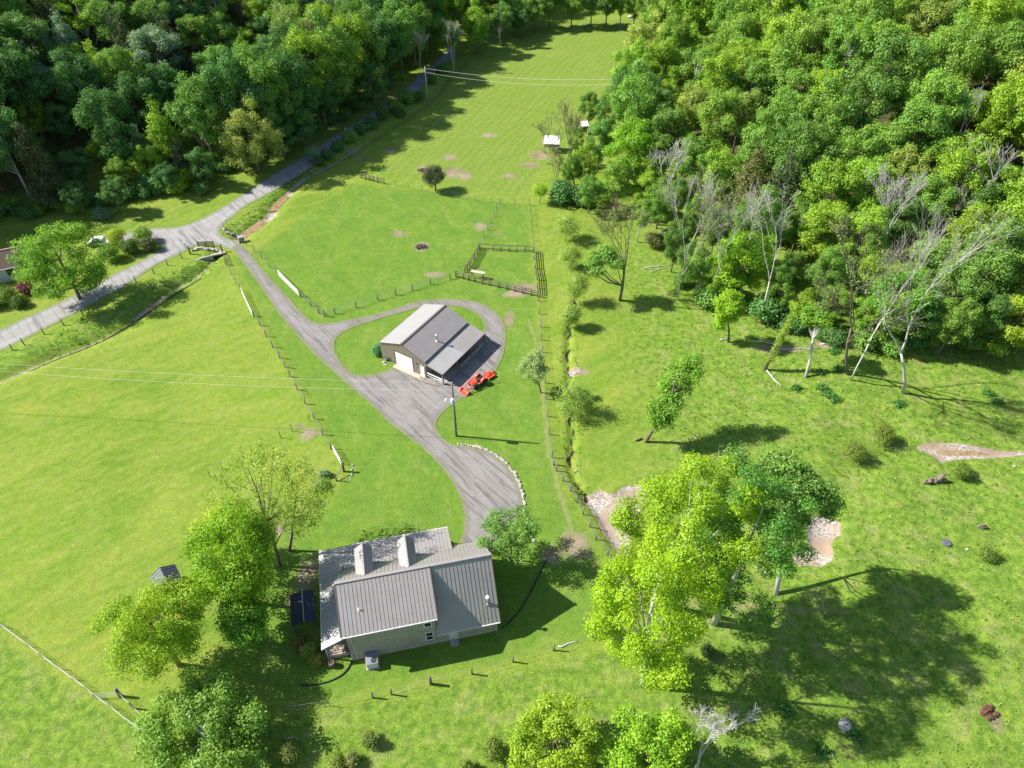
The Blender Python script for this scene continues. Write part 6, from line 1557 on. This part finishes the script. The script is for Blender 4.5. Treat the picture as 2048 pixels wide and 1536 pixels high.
# ================================================================== rough grass tufts on banks and pasture
def tufts():
    rng = np.random.RandomState(12); n = 60000
    X = rng.uniform(-75, 80, n); Y = rng.uniform(22, 150, n); Z = hmap(X, Y); PX, PY = proj(np.stack([X, Y, Z], -1))
    w = np.clip((X - 16) / 10, 0, 1) * np.clip((120 - Y) / 40, 0, 1) * .28
    w = np.maximum(w, .9 * np.clip(1.5 - seg_dist(X, Y, G([(0,722),(100,690),(200,655),(330,570),(400,535)])) / 2.3, 0, 1))
    w = np.maximum(w, .9 * np.clip(1.5 - seg_dist(X, Y, G([(465,462),(510,430),(560,385),(640,325)])) / 1.7, 0, 1))
    w = np.maximum(w, .45 * np.clip(1.6 - seg_dist(X, Y, ditch_r) / 1.2, 0, 1)); w = np.maximum(w, .5 * np.clip(1.6 - seg_dist(X, Y, creek_l) / 1.3, 0, 1))
    w = w * (PX > 600) + w * (PY < 900) * (PX <= 600)
    clump = .5 + .5 * np.sin(X * .9 + 2 * np.sin(Y * .7)) * np.cos(Y * 1.1 + np.sin(X * .6))
    k = (rng.rand(n) < w * (.35 + clump)) & (PX > -20) & (PX < 2068) & (PY < 1560)
    for o in (drive_out, road_out, rock1, rock2, rock3): k &= ~inside(X, Y, o)
    X, Y, Z = X[k], Y[k], Z[k]; m = len(X); q = 4
    c = np.repeat(np.stack([X, Y, Z], -1), q, 0) + rng.normal(size=(m * q, 3)) * (.09, .09, 0)
    a = rng.rand(m * q) * 6.28; hgt = rng.uniform(.12, .34, m * q); wd = rng.uniform(.05, .12, m * q)
    dx = np.stack([np.cos(a), np.sin(a), 0 * a], -1) * wd[:, None]; tip = c + np.stack([rng.normal(size=m * q) * .1, rng.normal(size=m * q) * .1, hgt], -1)
    V = np.stack([c - dx, c + dx, tip], 1).reshape(-1, 3); me = quads_mesh('rough_grass', V, np.arange(len(V)).reshape(-1, 3), 3)
    put_attr(me, 'tint', np.repeat(rng.rand(m * q), 3)); me.materials.append(M['leaf']); o = link_mesh('rough_grass', me); o.color = (.24, .36, .06, 1)
    prop(o, 'tufts of long grass on the banks and rough pasture', 'grass', None, 'stuff')
tufts()
# broad-leaved weeds on the right-hand slope, countable
WEED = []
for k in range(3):
    r = np.random.RandomState(k); cen, rad = ell_blobs(r, (0, 0, .22), .45, .2, 5, .8, .25); WEED.append(crown_mesh('leaves', r, cen[:1] * 0 + [0, 0, .2], np.array([[.5, .45, .22]]), 260, .22, per=3))
for i, (x, y, lab) in enumerate([(1676,738,'dark weed clump beneath the leaning pale trunk'),(1640,747,'smaller weed clump left of the one beneath the pale trunk'),(1658,791,'weed clump on the slope above the cedars, upper of two'),(1669,799,'weed clump on the slope above the cedars, lower of two'),
        (1592,778,'weed clump right of the fallen curved limb'),(1644,777,'pale weed clump between the fallen limb and the pair'),(1798,808,'bright weed clump below the thickest leaning tree'),(1994,806,'weed clump at the right edge of the slope, lower'),(1976,788,'weed clump at the right edge of the slope, upper'),
        (1668,704,'weed clump above the other slope weeds'),(1644,1505,'dark weeds at the bottom edge beside a stone'),(1712,1474,'weeds just below the pale tank lid'),(1570,1420,'small weed clump inside the big tree shadow')]):
    p = gp(x, y); o = empty('weed_clump', tuple(p)); lf = prop(link_mesh('leaves', WEED[i % 3], o), kind='stuff'); lf.scale = (1.3, 1.3, 1.2); lf.color = (.07, .2, .04, 1); prop(o, lab, 'weeds', 'weed clumps on the rough ground')

# ================================================================== labels that tell the forest trees apart
LM = {'L': [(500, 270, 'olive-green tree'), (256, 98, 'brown dark cedar'), (345, 100, 'pointed dark cedar'), (110, 84, 'silvery pointed pair'), (218, 275, 'silver pointed tree'), (322, 262, 'tall yellow pointed tree'), (400, 330, 'dark bush mass'),
            (110, 392, 'lone leafy bush'), (852, 160, 'far power pole'), (740, 230, 'shaded lane bend'), (425, 30, 'fan-shaped bare trees'), (12, 100, 'pale dead stems'), (1000, 35, 'far field corner'), (640, 310, 'roadside pale shrub'), (620, 130, 'sunny crowns by the lane'), (1150, 12, 'far pale panel'), (60, 225, 'sunny crown at left edge'), (900, 90, 'slim bare edge trees')],
      'R': [(1103, 283, 'white field shelter'), (1300, 95, 'pale yellow edge tree'), (1265, 190, 'broad dark edge tree'), (1262, 300, 'bright rounded edge tree'), (1325, 340, 'multi-stemmed bare tree'), (1560, 385, 'brown cedar'), (1548, 470, 'white branchy bare tree'),
            (1490, 520, 'big bright edge tree'), (1712, 500, 'dark forked bare tree'), (1800, 600, 'dark maple'), (1815, 400, 'dead bare tree'), (2010, 350, 'large spreading bare tree'), (1940, 200, 'bleached bare tree'), (1920, 60, 'grey twiggy bare tree'), (1650, 80, 'top centre of the wood'), (1500, 100, 'upper left of the wood'),
            (1750, 180, 'middle dark crown'), (1240, 470, 'dark trunked forked tree'), (2030, 640, 'yellow tree at right edge'), (1130, 370, 'tree over the paddock corner'), (1900, 520, 'thick leaning bare tree')]}
def colour_word(c, kind):
    if kind == 'bare': return 'grey'
    for n, k in (('yellow-green', Y_), ('mid-green', G_), ('dark green', D_), ('silvery', B_), ('olive', O_), ('brownish', C_)):
        if c == k: return n
    return 'green'
FORM = {'broad': 'rounded tree', 'loose': 'open-crowned tree', 'conic': 'pointed tree', 'cedar': 'cedar', 'shrub': 'bush', 'bare': 'leafless tree'}
groups_ = {}
for t in TREES:
    if t['label']: continue
    sd = 'L' if t['px'] < 1060 and t['py'] < 460 else 'R'
    lm = min(LM[sd], key=lambda a: math.hypot(a[0] - t['px'], a[1] - t['py'])); dx, dy = t['px'] - lm[0], t['py'] - lm[1]; d = math.hypot(dx, dy)
    if d < 12: where = 'at'
    else:
        where = 'right of' if abs(dx) > 2 * abs(dy) and dx > 0 else 'left of' if abs(dx) > 2 * abs(dy) else 'above' if abs(dy) > 2 * abs(dx) and dy < 0 else 'below' if abs(dy) > 2 * abs(dx) else ('up-' if dy < 0 else 'down-') + ('right of' if dx > 0 else 'left of')
        where = ('just ' if d < 55 else 'well ' if d > 130 else '') + where
    size = ('tall ' if t['s'] > 1.12 else 'small ' if t['s'] < .82 else '') if t['kind'] != 'shrub' else ''
    lab = f"{size}{colour_word(t['col'], t['kind'])} {FORM[t['kind']]} {where} the {lm[2]}"
    t['sd'] = sd; groups_.setdefault(lab, []).append(t)
ORD = ['first', 'second', 'third', 'fourth', 'fifth', 'sixth', 'seventh', 'eighth', 'ninth', 'tenth']
for lab, ts in groups_.items():
    ts.sort(key=lambda t: t['px'])
    for i, t in enumerate(ts):
        l = lab if len(ts) == 1 else lab + (', leftmost' if i == 0 else ', rightmost' if i == len(ts) - 1 else f', {ORD[min(i, 9)]} from left')
        prop(t['root'], l, KCAT[t['kind']], ('bushes' if t['kind'] == 'shrub' else 'trees') + (' of the left-hand wood' if t['sd'] == 'L' else ' of the right-hand wood'))
